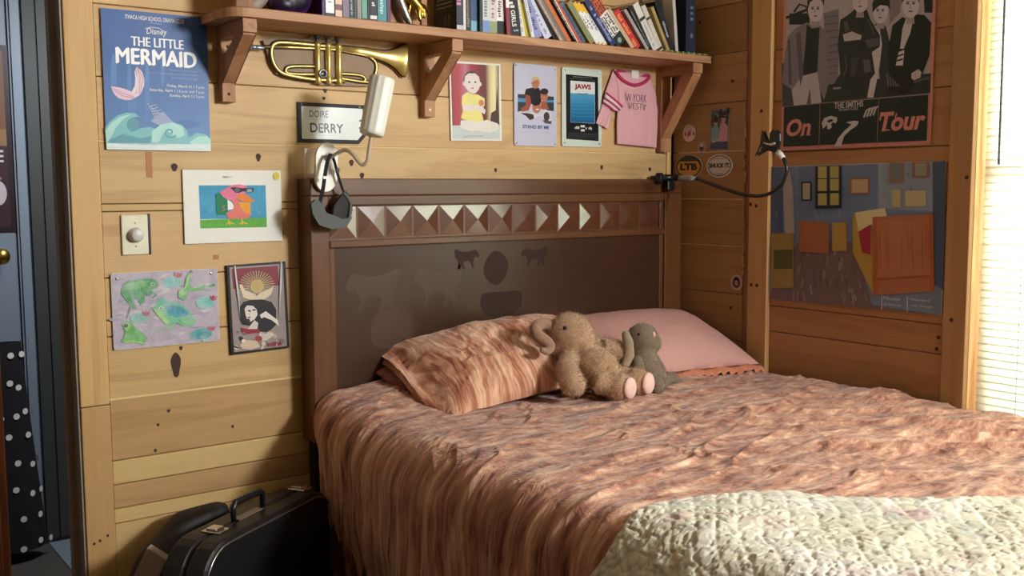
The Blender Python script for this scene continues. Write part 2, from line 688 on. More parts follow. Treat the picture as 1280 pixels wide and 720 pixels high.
# --- planks of the back wall: every board its own piece
seam = [0.0, 0.12, 0.29, 0.446, 0.486, 0.552, 0.618, 0.785, 0.953, 1.109, 1.283, 1.303, 1.4665, 1.631, 1.816, 1.986, 2.155, 2.325, CEIL]
tone = [(.8, .74, .62), (.92, .86, .7), (.95, .92, .78), (1, .98, .8), (.8, .7, .6), (1, 1, .82), (.78, .68, .56), (.92, .86, .74), (.98, .92, .8),
        (.96, .9, .84), (1.05, 1.02, .9), (.96, .93, .86), (1.02, .98, .92), (.98, .92, .88), (1.08, 1.04, .96), (.95, .88, .82), (1, .95, .9), (1, .95, .9)]
rr = random.Random(11)
for i in range(len(seam) - 1):
    z0, z1 = seam[i] + 0.001, seam[i + 1] - 0.001
    o = MB().box((-2.094, 0.0 + rr.uniform(0, 0.0012), z0), (-0.034, 0.024, z1)).build('plank', M_pine_x, wall_back, bevel=0.002, seg=1, color=tone[i])
    for (kx, kz, kr, ks) in [(-1.915, 0.86, 0.016, 2.2), (-1.90, 0.905, 0.006, 1), (-1.9, 1.40, 0.011, 1), (-1.66, 1.43, 0.009, 1.3), (-1.365, 1.418, 0.009, 1.1), (-1.33, 1.38, 0.009, 1),
                             (-1.447, 1.628, 0.008, 0.8), (-1.452, 1.606, 0.007, 0.7), (-0.83, 1.40, 0.007, 1), (-0.36, 1.413, 0.008, 1), (-0.12, 1.408, 0.008, 1),
                             (-1.94, 0.735, 0.006, 0.8), (-1.97, 0.70, 0.005, 0.8), (-1.84, 1.35, 0.005, 1), (-1.98, 0.63, 0.005, 1), (-1.76, 0.665, 0.005, 1)]:
        if z0 < kz < z1:
            pts = [(kx + kr * 0.8 * math.cos(t) * (1 + 0.2 * math.sin(3 * t)), kz + kr * ks * math.sin(t)) for t in [2 * PI * q / 14 for q in range(14)]]
            MB().prism(pts, -0.0006, 0.004, 'Y').build('knot', M_knot, o)
MB().box((-2.094, -0.0015, 0.783), (-0.05, 0.01, 0.788)).build('tongue', M_tongue, wall_back)
MB().box((-2.094, -0.0010, 1.4645), (-0.05, 0.01, 1.4675)).build('tongue', M_tongue, wall_back)
# upright board beside the doorway, in two lengths
for z0, z1, c in ((0.0, 0.772, (.82, .7, .55)), (0.774, CEIL, (1.02, .93, .76))):
    MB().box((-2.168, -0.004, z0), (-2.0945, 0.024, z1)).build('upright_board', M_pine_z, wall_back, bevel=0.003, color=c)
for x, z in ((-2.15, 0.405), (-2.135, 0.41), (-2.115, 0.42)):
    MB().lathe([(0.004, 0), (0.003, 0.0012)], (x, -0.004, z), (0, -1, 0), 8).build('nail_hole', M_knot, wall_back)
# strip in the corner and old tape
MB().box((-0.034, -0.004, 0), (-0.012, 0.024, CEIL)).build('corner_strip', M_pine_z, wall_back, bevel=0.002, color=(1.08, 1.0, .84))
M_tape = plain('masking_tape', lin((176, 118, 66)), 0.6)
MB().box((-1.975, -0.0007, 1.372), (-1.959, 0.002, 1.44)).build('tape_strip', M_tape, wall_back)
MB().box((-1.80, -0.0007, 1.145), (-1.785, 0.002, 1.158)).build('tape_strip', M_tape, wall_back)

# --- right wall
seam_r = [0.0, 0.12, 0.29, 0.446, 0.617, 0.788, 0.957, 1.128, 1.297, 1.469, 1.642, 1.816, 1.986, 2.155, 2.325, CEIL]
for i in range(len(seam_r) - 1):
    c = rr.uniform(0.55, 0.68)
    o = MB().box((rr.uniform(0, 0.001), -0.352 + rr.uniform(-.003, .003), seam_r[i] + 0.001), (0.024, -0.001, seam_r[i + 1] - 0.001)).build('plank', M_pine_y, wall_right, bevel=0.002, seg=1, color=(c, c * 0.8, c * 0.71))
    for (ky, kz, kr) in [(-0.29, 1.645 + .07, 0.006), (-0.225, 0.779, 0.009), (-0.13, 1.94, 0.005), (-0.27, 1.60, 0.005), (-0.30, 0.905, .006)]:
        if seam_r[i] < kz < seam_r[i + 1]:
            MB().prism([(ky + kr * math.cos(t), kz + kr * math.sin(t)) for t in [2 * PI * q / 12 for q in range(12)]], -0.0006, 0.004, 'X').build('knot', M_knot, o)
for z in (1.128, 1.297, 1.469):
    MB().box((-0.0008, -0.352, z - 0.0015), (0.01, -0.03, z + 0.0015)).build('tongue', M_tongue, wall_right, color=(.7, .6, .5))
MB().box((0.006, -0.395, 0), (0.024, -0.353, CEIL)).build('backing_strip', M_pine_z, wall_right, color=(.5, .38, .32))
# splintered board ends beside the first upright
sp = MB()
for k in range(26):
    z = 1.02 + 0.56 * k / 26 + rr.uniform(-.01, .01)
    w = rr.uniform(0.002, 0.007) * (1.6 if 1.0 < z < 1.2 else 1)
    y = -0.352 - rr.uniform(-.002, .004)
    sp.prism([(y - w, z), (y + 0.001, z - 0.004), (y + w * .6, z + 0.012), (y - w * .4, z + 0.02)], -0.002, 0.004, 'X')
tag(sp.build('splinters', plain('raw_wood', lin((186, 150, 110)), 0.8), wall_right), kind='stuff')
for y0, y1, nm in ((-0.476, -0.392, 0), (-1.204, -1.132, 1)):
    o = MB().box((-0.02, y0, 0), (0.022, y1, CEIL)).build('upright_board', M_pine_z, wall_right, bevel=0.0025, color=((.86, .72, .56) if nm == 0 else (.6, .48, .4)))
    ks = [(-0.425, 1.275), (-0.40, 1.28), (-0.41, 0.998), (-0.435, 0.998), (-0.44, 1.60)] if nm == 0 else [(-1.19, 1.365), (-1.16, 0.95)]
    for ky, kz in ks:
        MB().prism([(ky + 0.006 * math.cos(t), kz + 0.0065 * math.sin(t)) for t in [2 * PI * q / 10 for q in range(10)]], -0.0206, -0.016, 'X').build('knot', M_knot, o)
seam_p = [0.0, 0.2, 0.4, 0.62, 0.84, 0.93, 1.109, 1.28, 1.405, 1.459, 1.63, 1.802, 1.972, 2.14, 2.3, CEIL]
for i in range(len(seam_p) - 1):
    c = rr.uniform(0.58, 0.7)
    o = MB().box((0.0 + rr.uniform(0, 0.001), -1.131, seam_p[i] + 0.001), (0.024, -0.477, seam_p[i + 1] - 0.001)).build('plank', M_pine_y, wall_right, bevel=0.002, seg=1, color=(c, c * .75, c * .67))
    for ky, kz in ((-1.11, 0.89), (-1.105, 0.855)):
        if seam_p[i] < kz < seam_p[i + 1]:
            MB().prism([(ky + 0.006 * math.cos(t), kz + 0.006 * math.sin(t)) for t in [2 * PI * q / 10 for q in range(10)]], -0.0006, 0.004, 'X').build('knot', M_knot, o)

# --- window in the right wall: frame, sash rail, glass
M_jamb = wood('window_pine', lin((190, 140, 92)), lin((222, 176, 126)), lin((240, 200, 150)), 'Z')
win = MB()
win.box((0.0, -1.2055, 0.62), (0.12, -1.2045, 2.2))
win.box((0.09, -2.26, 0.62), (0.12, -1.206, 0.66)); win.box((0.09, -2.26, 2.15), (0.12, -1.206, 2.2))
win.box((0.09, -1.245, 0.66), (0.12, -1.206, 2.15)); win.box((0.09, -2.26, 0.66), (0.12, -2.22, 2.15))
window = struct('window_1', win, M_jamb, color=(1, .9, .78))
MB().box((0.085, -2.22, 1.36), (0.118, -1.245, 1.40)).build('sash_rail', M_white, window)
g = NT('window_glass')
tr = g.n('ShaderNodeBsdfTransparent'); gl = g.n('ShaderNodeBsdfGlossy', Roughness=0.02); fr = g.n('ShaderNodeFresnel', IOR=1.45); mx = g.n('ShaderNodeMixShader')
g.l(fr.outputs[0], mx.inputs[0]); g.l(tr.outputs[0], mx.inputs[1]); g.l(gl.outputs[0], mx.inputs[2])
g.l(mx.outputs[0], g.t.nodes['Material Output'].inputs['Surface'])
MB().box((0.104, -2.22, 0.66), (0.106, -1.245, 2.15)).build('pane', g.m, window)
# ground and shrubs beyond the window
struct('ground', MB().box((0.13, -12, -0.5), (14, 10, -0.4)), plain('lawn', lin((150, 170, 90)), 0.9, nz=0.3, scale=6))

# --- venetian blind: each slat a piece
blind = thing('window_blind', 'white horizontal slat blind hanging in the bright window', 'blind', (0.04, -1.73, 0.66))
sl = NT('blind_slat')
df = sl.n('ShaderNodeBsdfDiffuse'); df.inputs[0].default_value = (0.86, 0.87, 0.8, 1)
tl = sl.n('ShaderNodeBsdfTranslucent'); tl.inputs[0].default_value = (0.64, 0.67, 0.52, 1)
mx = sl.n('ShaderNodeMixShader', Fac=0.5)
sl.l(df.outputs[0], mx.inputs[1]); sl.l(tl.outputs[0], mx.inputs[2]); sl.l(mx.outputs[0], sl.t.nodes['Material Output'].inputs['Surface'])
mb = MB()
prof = []
for t in (-0.5, -0.44, -0.3, -0.1, 0.1, 0.3, 0.5):
    prof.append((t * 0.027, 0.0022 * (1 - 4 * t * t)))
a = math.radians(-78)
P = np.zeros((2, 7, 3))
for j, (u, w) in enumerate(prof):
    for i in (0, 1):
        P[i, j] = (u * math.cos(a) - w * math.sin(a), -0.513 + i * 1.026, u * math.sin(a) + w * math.cos(a))
mb.grid(P)
sm = mb.mesh('slat', True)
sm.materials.append(sl.m)
z = 0.672
k = 0
while z < 2.13:
    o = bpy.data.objects.new('slat', sm)
    o.location = (0.04, -1.724, z)
    o.rotation_euler.x = rr.uniform(-0.0025, 0.0025)
    link(o, blind)
    z += 0.0222
    k += 1
MB().box((0.022, -2.24, 2.13), (0.058, -1.21, 2.17)).build('head_rail', M_white, blind, bevel=0.002)
MB().box((0.026, -2.24, 0.645), (0.054, -1.21, 0.66)).build('bottom_rail', M_white, blind, bevel=0.002)
M_cord = plain('blind_cord', lin((150, 160, 160)), 0.7)
for y in (-1.335, -1.73, -2.12):
    MB().tube([(0.027, y, 0.65), (0.027, y, 2.14)], 0.0009, 5).build('ladder_cord', M_cord, blind)
MB().tube([(0.018, -1.262, 1.40), (0.018, -1.258, 2.13)], 0.0035, 8).build('tilt_wand', plain('wand_grey', lin((90, 92, 92)), 0.3), blind)

# --- doorway at the left and the hall behind it
jamb = MB().box((-2.1745, 0.0, 0), (-2.1705, 0.13, 2.1)).box((-2.19, 0.05, 0), (-2.1745, 0.085, 2.1))
struct('door_1', jamb, M_dark_trim)
cas = MB().box((-2.95, 0.0, 0), (-2.935, 0.13, 2.1)).box((-2.95, 0.0, 2.085), (-2.17, 0.13, 2.1))
struct('door_1', cas, M_dark_trim)
struct('floor', MB().box((-3.4, 0.12, -0.06), (-2.0, 1.45, 0.0)), plain('hall_carpet', lin((74, 70, 64)), 0.95, nz=0.3, scale=150)).name = 'floor.001'
struct('floor', MB().box((-2.0, 0.12, -0.06), (-0.9, 1.45, 0.004)), M_hallfloor)
struct('wall_hall', MB().box((-2.0, 1.31, 0), (-0.9, 1.42, CEIL)).box((-2.003, 1.30, 0.0), (-1.985, 1.312, CEIL)), M_char)
struct('wall_hall', MB().box((-1.955, 1.302, 0.012), (-1.945, 1.312, CEIL)), M_char)
struct('wall_hall', MB().box((-3.4, 1.34, 0), (-2.0, 1.42, CEIL)), M_blue)
struct('wall_hall', MB().box((-3.5, 0.12, 0), (-3.4, 1.42, CEIL)), M_blue)
struct('wall_hall', MB().box((-0.9, 0.12, 0), (-0.8, 1.42, CEIL)), M_char)
struct('baseboard_hall', MB().box((-1.985, 1.30, 0.004), (-0.9, 1.31, 0.016)), M_black)
hall = struct('trim_1', MB().box((-2.052, 1.305, 0), (-2.012, 1.345, 2.35)).box((-2.012, 1.315, 0), (-2.003, 1.345, 2.35)).box((-2.044, 1.298, 0), (-2.030, 1.306, 2.35)), M_blue)
door = struct('door_2', MB().box((-2.84, 1.315, 0.01), (-2.055, 1.34, 2.05)), M_blue)
kb = MB().lathe([(0.026, 0), (0.026, 0.005), (0.010, 0.008), (0.010, 0.03), (0.026, 0.04), (0.030, 0.055), (0.024, 0.068), (0.003, 0.072)], (-2.118, 1.315, 1.102), (0, -1, 0), 20)
fix_normals(kb.build('door_knob', M_brass, door, smooth=True))
# ------------------------------------------------------------------ picture, garment and cabinet seen through the doorway
pic = thing('hung_poster', 'dark maroon poster with pale lettering and a tan top, on the blue door', 'poster', (-2.36, 1.31, 1.19))
xf = on_back(-2.66, 1.86, 1.311)
sheet_obj('frame', 0.608, 0.672, xf, plain('maroon_black', lin((40, 28, 34)), 0.4), pic, t=0.006)
A = Art(0.608, 0.672)
A.rect(0.02, 0.02, 0.588, 0.652, (64, 38, 44)); A.rect(0.02, 0.02, 0.588, 0.36, (120, 84, 62)); A.rect(0.02, 0.30, 0.588, 0.36, (150, 112, 74))
for k in range(3):
    A.rect(0.05, 0.375 + 0.018 * k, 0.575, 0.383 + 0.018 * k, (210, 204, 206))
for k in range(5):
    A.scribble((0.05, 0.44 + 0.03 * k), (0.56, 0.452 + 0.03 * k), (140, 124, 130), k)
A.ell(0.55, 0.53, 0.03, 0.045, (200, 190, 196))
A.build('print', xf, M_print, pic)

gar = thing('polka_dot_dress', 'black dress with white polka dots hanging in the doorway', 'dress', (-2.14, 1.12, 0.04))
nu, nv = 40, 40
P = np.zeros((nu, nv, 3))
for i in range(nu):
    t = i / (nu - 1)
    zz = 0.80 - 0.755 * t
    xr = -2.082 + 0.055 * t ** 1.1
    xl = -2.30 - 0.06 * t
    for j in range(nv):
        s_ = j / (nv - 1) * 2 * PI
        cx, w = (xr + xl) / 2, (xr - xl) / 2
        fold = 1 + 0.06 * math.sin(7 * s_ + 2 * t) * t
        P[i, j] = (cx + w * math.cos(s_) * (1 + 0.02 * math.sin(9 * s_) * t), 1.19 - 0.07 * math.sin(s_) * fold * (0.4 + 0.6 * t), zz)
fix_normals(MB().grid(P).build('cloth', M_blackc, gar, smooth=True))
dots = MB()
r2 = random.Random(5)
for i in range(3, nu - 1, 5):
    for j in range(0, nv - 1, 3):
        jj = (j + (1 if (i // 5) % 2 else 0)) % (nv - 1)
        a_, b_, c_ = Vector(P[i, jj]), Vector(P[i, jj + 1]), Vector(P[i - 1, jj])
        n_ = (b_ - a_).cross(c_ - a_)
        if n_.length < 1e-9:
            continue
        n_.normalize()
        cen = Vector(((P[i].mean(0))))
        if n_.dot(a_ - cen) < 0:
            n_ = -n_
        q_ = n_.to_track_quat('Z', 'Y').to_matrix()
        ce = a_ + Vector((r2.uniform(-.01, .01), 0, r2.uniform(-.015, .015))) + n_ * 0.003
        dots.add([tuple(ce + q_ @ Vector((0.0115 * math.cos(t), 0.0115 * math.sin(t), 0))) for t in [2 * PI * k / 10 for k in range(10)]], [tuple(range(10))])
tag(dots.build('polka_dots', plain('white_dots', lin((232, 230, 224)), .8), gar), kind='stuff')
MB().tube([(-2.20, 1.19, 0.79), (-2.20, 1.21, 0.95), (-2.125, 1.268, 1.102)], 0.005, 6).build('hanging_loop', M_blackc, gar)

M_cab = wood('cabinet_wood', lin((100, 52, 26)), lin((140, 78, 40)), lin((160, 96, 54)), 'Z', 0.5)
cb = thing('hall_cabinet', 'orange brown wooden cabinet whose side edge shows at the doorway', 'cabinet', (-2.6, 0.75, 0))
MB().box((-3.0, 0.62, 0.0), (-2.247, 0.94, 1.02)).build('body', M_cab, cb, bevel=0.004)
MB().box((-3.02, 0.60, 1.02), (-2.242, 0.95, 1.04)).build('top', M_cab, cb, bevel=0.004)
MB().box((-2.98, 0.612, 0.1), (-2.27, 0.622, 0.98)).build('door', M_cab, cb, bevel=0.003)

# ------------------------------------------------------------------ bed: headboard with a row of carved pyramids
bed = thing('bed_frame', 'dark walnut stained bed with carved pyramid row along its tall headboard', 'bed', (-0.8, -0.09, 0))
hb = MB().box((-1.49, -0.075, 0.30), (-0.125, -0.03, 1.345)).build('headboard', M_walnut_x, bed, bevel=0.002)
# face frame
MB().box((-1.546, -0.09, 0.60), (-1.487, -0.004, 1.32)).build('stile', M_walnut_z, hb, bevel=0.003)
MB().box((-0.128, -0.09, 0.60), (-0.042, -0.004, 1.32)).build('stile', M_walnut_z, hb, bevel=0.003)
MB().box((-1.546, -0.09, 1.3205), (-0.042, -0.004, 1.37)).build('top_rail', M_walnut_x, hb, bevel=0.003)
MB().box((-1.487, -0.086, 1.291), (-0.128, -0.06, 1.32)).build('moulding', M_walnut_x, hb, bevel=0.003)
MB().box((-1.487, -0.090, 1.168), (-0.128, -0.06, 1.191)).build('moulding', M_walnut_x, hb, bevel=0.004)
MB().box((-1.487, -0.083, 0.3), (-1.468, -0.06, 1.168)).build('moulding', M_walnut_z, hb, bevel=0.003)
MB().box((-0.148, -0.083, 0.3), (-0.128, -0.06, 1.29)).build('moulding', M_walnut_z, hb, bevel=0.003)
pan = NT('walnut_panel')
tc = pan.n('ShaderNodeTexCoord').outputs['Object']
f = pan.noise(pan.mapping(tc, (1.5, 8, 3)), 1.5, 4)
fine = pan.noise(pan.mapping(tc, (40, 40, 3)), 6.0, 2)
pan.set(Base_Color=pan.mix(f, lin((54, 33, 20)), lin((72, 45, 28))), Roughness=pan.math('ADD', pan.math('MULTIPLY', f, 0.12), 0.24), Specular_IOR_Level=0.42)
MB().box((-1.47, -0.079, 0.3), (-0.145, -0.06, 1.17)).build('panel', pan.m, hb)
mk = NT('sticker_mark')
mk.set(Base_Color=lin((50, 26, 18)), Roughness=0.62, Specular_IOR_Level=0.25)
pm = MB()
tw = 1.337 / 14
py_ = MB()
h = 0.0082
c0 = -0.5 * (tw - 0.001)
zc = 0.049
py_.add([(c0, 0, -zc), (-c0, 0, -zc), (-c0, 0, zc), (c0, 0, zc), (0, -h, 0), (c0, 0.012, -zc), (-c0, 0.012, -zc), (-c0, 0.012, zc), (c0, 0.012, zc)],
        [(0, 1, 4), (1, 2, 4), (2, 3, 4), (3, 0, 4), (0, 5, 6, 1), (1, 6, 7, 2), (2, 7, 8, 3), (3, 8, 5, 0), (8, 7, 6, 5)])
pmesh = py_.mesh('pyramid_tile')
M_tile = wood('tile_stain', lin((68, 38, 24)), lin((88, 51, 32)), lin((104, 64, 42)), 'X', 0.17, 1.0, 2.0, 0.2, 0.01)
_tb = M_tile.node_tree.nodes['Principled BSDF']
_tb.inputs['Coat Weight'].default_value = 1.0
_tb.inputs['Coat IOR'].default_value = 1.75
_tb.inputs['Coat Roughness'].default_value = 0.15
pmesh.materials.append(M_tile)
for k in range(14):
    o = bpy.data.objects.new('pyramid_tile', pmesh)
    o.location = (-1.485 + tw * (k + 0.5), -0.0745, 1.241)
    link(o, hb)
horse = [(1 - a_, b_) for a_, b_ in [(0, .1), (.08, .02), (.16, .1), (.3, .16), (.5, .2), (.66, .16), (.78, .1), (.9, .14), (1, .36), (.96, .5), (.86, .42), (.8, .5), (.76, .62), (.74, .75), (.8, .95), (.72, .96), (.64, .7), (.56, .62), (.42, .62), (.34, .7), (.42, .98), (.34, 1), (.26, .78), (.2, .98), (.12, .96), (.16, .7), (.12, .5), (.04, .45), (.02, .3)]]


faint = NT('faint_mark')
faint.set(Base_Color=lin((70, 44, 30)), Roughness=0.38, Specular_IOR_Level=0.42)


def mark(pts, m=None):
    MB().prism(pts, -0.0796, -0.0785, 'Y').build('sticker_mark', m or mk.m, hb)


x0, x1 = (-1.049, -0.0795, 1.152)[0], (-0.9535, -0.0795, 1.149)[0]
z0, z1 = (-1.012, -0.0795, 1.151)[2], (-1.013, -0.0795, 1.082)[2]
mark([(x0 + (x1 - x0) * (1 - a_), z0 + (z1 - z0) * b_) for a_, b_ in horse])
x0, x1 = (-0.7857, -0.0795, 1.142)[0], (-0.6704, -0.0795, 1.138)[0]
z0, z1 = (-0.7388, -0.0795, 1.146)[2], (-0.739, -0.0795, 1.079)[2]
mark([(x0 + (x1 - x0) * a_, z0 + (z1 - z0) * b_) for a_, b_ in horse])
c = (-0.8874, -0.0795, 1.081)
mark([(c[0] + 0.045 * math.cos(t) * (1 + .12 * math.sin(2 * t + 1)), c[2] + 0.056 * math.sin(t)) for t in [2 * PI * q / 20 for q in range(20)]])
c = (-0.8656, -0.0795, 0.9661)
mark([(c[0] + 0.085 * math.cos(t), c[2] + 0.044 * math.copysign(abs(math.sin(t)) ** .6, math.sin(t)) + 0.008 * math.cos(2 * t)) for t in [2 * PI * q / 24 for q in range(24)]])
c = (-1.279, -0.0795, 0.9117)
mark([(c[0] + 0.075 * math.cos(t), c[2] + 0.06 * math.copysign(abs(math.sin(t)) ** .6, math.sin(t))) for t in [2 * PI * q / 24 for q in range(24)]], faint.m)
x0, x1 = (-1.207, -0.0795, 0.9852)[0], (-1.02, -0.0795, 0.9719)[0]
z0, z1 = (-1.118, -0.0795, 1.105)[2], (-1.12, -0.0795, 0.9664)[2]
mark([(x0 + (x1 - x0) * a_, z0 + (z1 - z0) * b_) for a_, b_ in horse], faint.m)
x0, x1 = (-1.435, -0.0795, 1.001)[0], (-1.25, -0.0795, 0.9883)[0]
z0, z1 = (-1.331, -0.0795, 1.103)[2], (-1.333, -0.0795, 0.9699)[2]
mark([(x0 + (x1 - x0) * a_, z0 + (z1 - z0) * b_) for a_, b_ in horse], faint.m)
for x in (-1.53, -0.10):
    MB().box((x, -0.05, 0.0), (x + 0.04, -0.01, 0.60)).build('leg', M_black, bed)
for x in (-1.56, -0.06):
    MB().box((x, -2.12, 0.26), (x + 0.03, -0.09, 0.40)).build('side_rail', M_walnut_x, bed, bevel=0.004)
for x in (-1.56, -0.09):
    MB().box((x, -2.15, 0.0), (x + 0.06, -2.09, 0.42)).build('leg', M_walnut_z, bed, bevel=0.004)
MB().box((-1.53, -2.12, 0.24), (-0.06, -0.09, 0.30)).build('slat_base', M_walnut_x, bed)
mt = MB().box((-1.525, -2.11, 0.305), (-0.055, -0.105, 0.655)).build('mattress', M_white, bevel=0.05, seg=4)
tag(mt, 'thick mattress lying on the bed under the covers', 'mattress')

# ------------------------------------------------------------------ bedspread: one cloth over the top and down the left side
def top_z(X, Y):
    z = 0.712 + 0.0 * X
    z = z + 0.055 * np.exp(-((X + 1.28) / 0.30) ** 2 - ((Y + 0.10) / 0.22) ** 2)
    z = z + 0.012 * np.exp(-((X + 0.7) / 0.5) ** 2 - ((Y + 1.0) / 0.6) ** 2)
    z = z - 0.02 * np.clip((X + 0.10) / 0.09, 0, 1) ** 2
    return z


SR = 0.13                     # radius of the soft left edge
XL = -1.585                   # plane of the hanging side


def spread_point(S_, V):
    """S_: distance from the right edge towards the left and down; V: world Y"""
    Xe = XL + SR
    flat = -0.03 - Xe
    zt = top_z(np.clip(-0.03 - S_, Xe, 0), V)
    arc = SR * PI / 2
    a = np.clip((S_ - flat) / arc, 0, 1) * PI / 2
    dn = np.clip(S_ - flat - arc, 0, None)
    X = np.where(S_ < flat, -0.03 - S_, Xe - SR * np.sin(a))
    Z = np.where(S_ < flat, zt, zt - SR * (1 - np.cos(a)) - dn)
    nx = np.where(S_ < flat, 0.0, -np.sin(a))
    nz = np.where(S_ < flat, 1.0, np.cos(a))
    # the cloth tucks in a little towards the hem
    X = X + 0.16 * np.clip(dn - 0.16, 0, None) ** 1.3 * 1.0
    return X, Z, nx, nz, dn


def spread_disp(S_, V):
    flat = -0.03 - (XL + SR)
    side = np.clip((S_ - flat + 0.10) / 0.35, 0, 1)
    u, v = S_, V
    w1 = fbm(u * 2.1 + 3, v * 2.1, 3)
    # wrinkles across the top, wandering
    d = 0.010 * (fbm(u * 3.2 + v * 2.0, v * 5.5 + w1 * 2, 4) - 0.5)
    d += 0.017 * (ridge(u * 2.2 + w1 * 1.4 - v * 1.2, v * 7.5 + u * 2.6 + w1 * 2.5, 3) ** 2 - 0.25) * (1 - 0.7 * side)
    d += 0.0042 * (ridge(u * 6 + v * 5, v * 20 + u * 5 + w1 * 5, 2) - 0.4) * (1 - 0.3 * side)
    # long pulled folds near the window
    near = np.exp(-((u - 0.35) / 0.6) ** 2) * np.exp(-((v + 1.2) / 0.55) ** 2)
    d += near * 0.030 * (ridge(u * 0.7 + v * 0.6, v * 7.5 - u * 5.0 + w1, 2) ** 2 - 0.25)
    # hanging folds
    fl = fbm(v * 6.0 + 0.35 * w1, u * 0.8, 3) - 0.5
    fl2 = ridge(v * 13 + w1 * 1.2, u * 0.9 + 4, 2) - 0.45
    d += side * (0.075 * fl + 0.022 * fl2) * np.clip(0.35 + (S_ - flat) * 1.3, 0.25, 1.2)
    d += side * 0.004 * (ridge(v * 36 + w1 * 2, u * 3.0, 2) - 0.4)
    return d


def cloth_from(Sg, Vg, lift=0.0, extra=None, disp=None):
    X, Z, nx, nz, dn = spread_point(Sg, Vg)
    d = (spread_disp(Sg, Vg) if disp is None else disp) + lift + (extra if extra is not None else 0.0)
    P = np.stack([X + nx * d, Vg, Z + nz * d], -1)
    return P


def set_uv(o, U, V):
    me = o.data
    uv = me.uv_layers.new(name='UVMap')
    li = np.zeros(len(me.loops), int)
    me.loops.foreach_get('vertex_index', li)
    buf = np.stack([U.ravel()[li], V.ravel()[li]], -1).astype(np.float32).ravel()
    uv.data.foreach_set('uv', buf)


def velvet(name, along=10.0, across=30.0, cols=None, bumps=0.42, swirl=0.035):
    m = NT(name)
    uv = m.n('ShaderNodeTexCoord').outputs['UV']
    w = m.n('ShaderNodeTexNoise'); m.l(uv, w.inputs['Vector']); w.inputs['Scale'].default_value = 4.0; w.inputs['Detail'].default_value = 3
    sub = m.n('ShaderNodeVectorMath', operation='SUBTRACT'); m.l(w.outputs['Color'], sub.inputs[0]); sub.inputs[1].default_value = (0.5, 0.5, 0.5)
    sc = m.n('ShaderNodeVectorMath', operation='SCALE'); m.l(sub.outputs[0], sc.inputs[0]); sc.inputs['Scale'].default_value = swirl * 2
    ad = m.n('ShaderNodeVectorMath', operation='ADD'); m.l(uv, ad.inputs[0]); m.l(sc.outputs[0], ad.inputs[1])
    v1 = m.mapping(ad.outputs[0], (along, across, 1))
    v2 = m.mapping(ad.outputs[0], (along * 4, across * 3, 1))
    n1 = m.noise(v1, 1.0, 3, 0.6)
    n2 = m.noise(v2, 1.0, 3, 0.6)
    n3 = m.noise(uv, 5.0, 2)
    f = m.math('ADD', m.math('MULTIPLY', n1, 0.6), m.math('MULTIPLY', n2, 0.3))
    f = m.math('ADD', f, m.math('MULTIPLY', n3, 0.1))
    cols = cols or [(0.37, lin((106, 62, 52))), (0.45, lin((158, 106, 88))), (0.54, lin((198, 148, 124))), (0.64, lin((232, 194, 166)))]
    m.set(Base_Color=m.ramp(f, cols), Roughness=0.7, Sheen_Weight=0.25, Sheen_Roughness=0.4, Specular_IOR_Level=0.25)
    v3 = m.mapping(ad.outputs[0], (along * 9, across * 4.5, 1))
    n4 = m.noise(v3, 1.0, 3, 0.6)
    v5 = m.mapping(ad.outputs[0], (along * 2.2, across * 0.75, 1))
    n5 = m.noise(v5, 1.0, 4, 0.6, 0.6)
    cr = m.math('SUBTRACT', 1.0, m.math('MULTIPLY', m.math('ABSOLUTE', m.math('SUBTRACT', n5, 0.5)), 5.0), clamp=True)
    hh = m.math('ADD', m.math('MULTIPLY', n4, 0.35), m.math('MULTIPLY', n2, 0.6))
    m.bump(m.math('ADD', hh, m.math('MULTIPLY', cr, 0.9)), bumps, 0.007)
    return m.m


M_spread = velvet('crushed_velvet')
LEN = -0.03 - (XL + SR) + SR * PI / 2
NS, NV = 600, 560
s_ax = np.linspace(0.0, LEN + 0.40, NS)
v_ax = np.linspace(-0.098, -2.17, NV)
Sg, Vg = np.meshgrid(s_ax, v_ax, indexing='ij')
# uneven hem
hem = 0.02 * np.sin(Vg * 5.0) + 0.03 * (fbm(Vg * 4, Vg * 0 + 2, 2) - .5)
Sg = Sg + np.clip((Sg - LEN) / 0.40, 0, 1) * hem
P = cloth_from(Sg, Vg)
# at the head end the hanging side turns in towards the headboard
turn = np.clip((-0.20 - Vg) / -0.11, 0, 1) ** 2
side = np.clip((Sg - (LEN - 0.12)) / 0.15, 0, 1)
P[..., 0] += turn * side * 0.05 * (1 + 1.4 * np.clip((0.45 - P[..., 2]) / 0.3, 0, 1))
spread = MB().grid(P).build('bedspread', M_spread, smooth=True)
set_uv(spread, np.where(Sg < LEN - 0.12, Sg, LEN - 0.12 + 0.32 * (Sg - LEN + 0.12)), Vg)
tag(spread, 'crinkled rusty pink crushed velvet bedspread draped over the bed', 'bedspread')

# ------------------------------------------------------------------ quilt across the foot of the bed
qb = [(0.0, -2.13), (0.38, -2.02), (0.79, -1.80), (1.0, -1.635), (1.15, -1.50), (1.22, -1.43), (1.29, -1.39), (1.37, -1.372), (1.46, -1.375), (1.55, -1.385), (1.615, -1.352), (1.64, -1.33), (1.70, -1.27), (1.765, -1.20), (1.92, -1.08), (2.1, -1.0)]
qx = np.array([p[0] for p in qb]); qy = np.array([p[1] for p in qb])
NQ, NT_ = 640, 480
s_ax = np.linspace(0.0, LEN + 0.38, NQ)
yb = np.interp(s_ax, qx, qy)
kern = np.ones(31) / 31
yb = np.convolve(np.pad(yb, 15, 'edge'), kern, 'valid') + 0.004 * np.sin(s_ax * 23)
t_ax = np.linspace(0, 1, NT_) ** 1.15
Sq = np.repeat(s_ax[:, None], NT_, 1)
Vq = yb[:, None] + (-2.24 - yb[:, None]) * t_ax[None, :]
wq = fbm(Sq * 5, Vq * 5 + 7, 3)
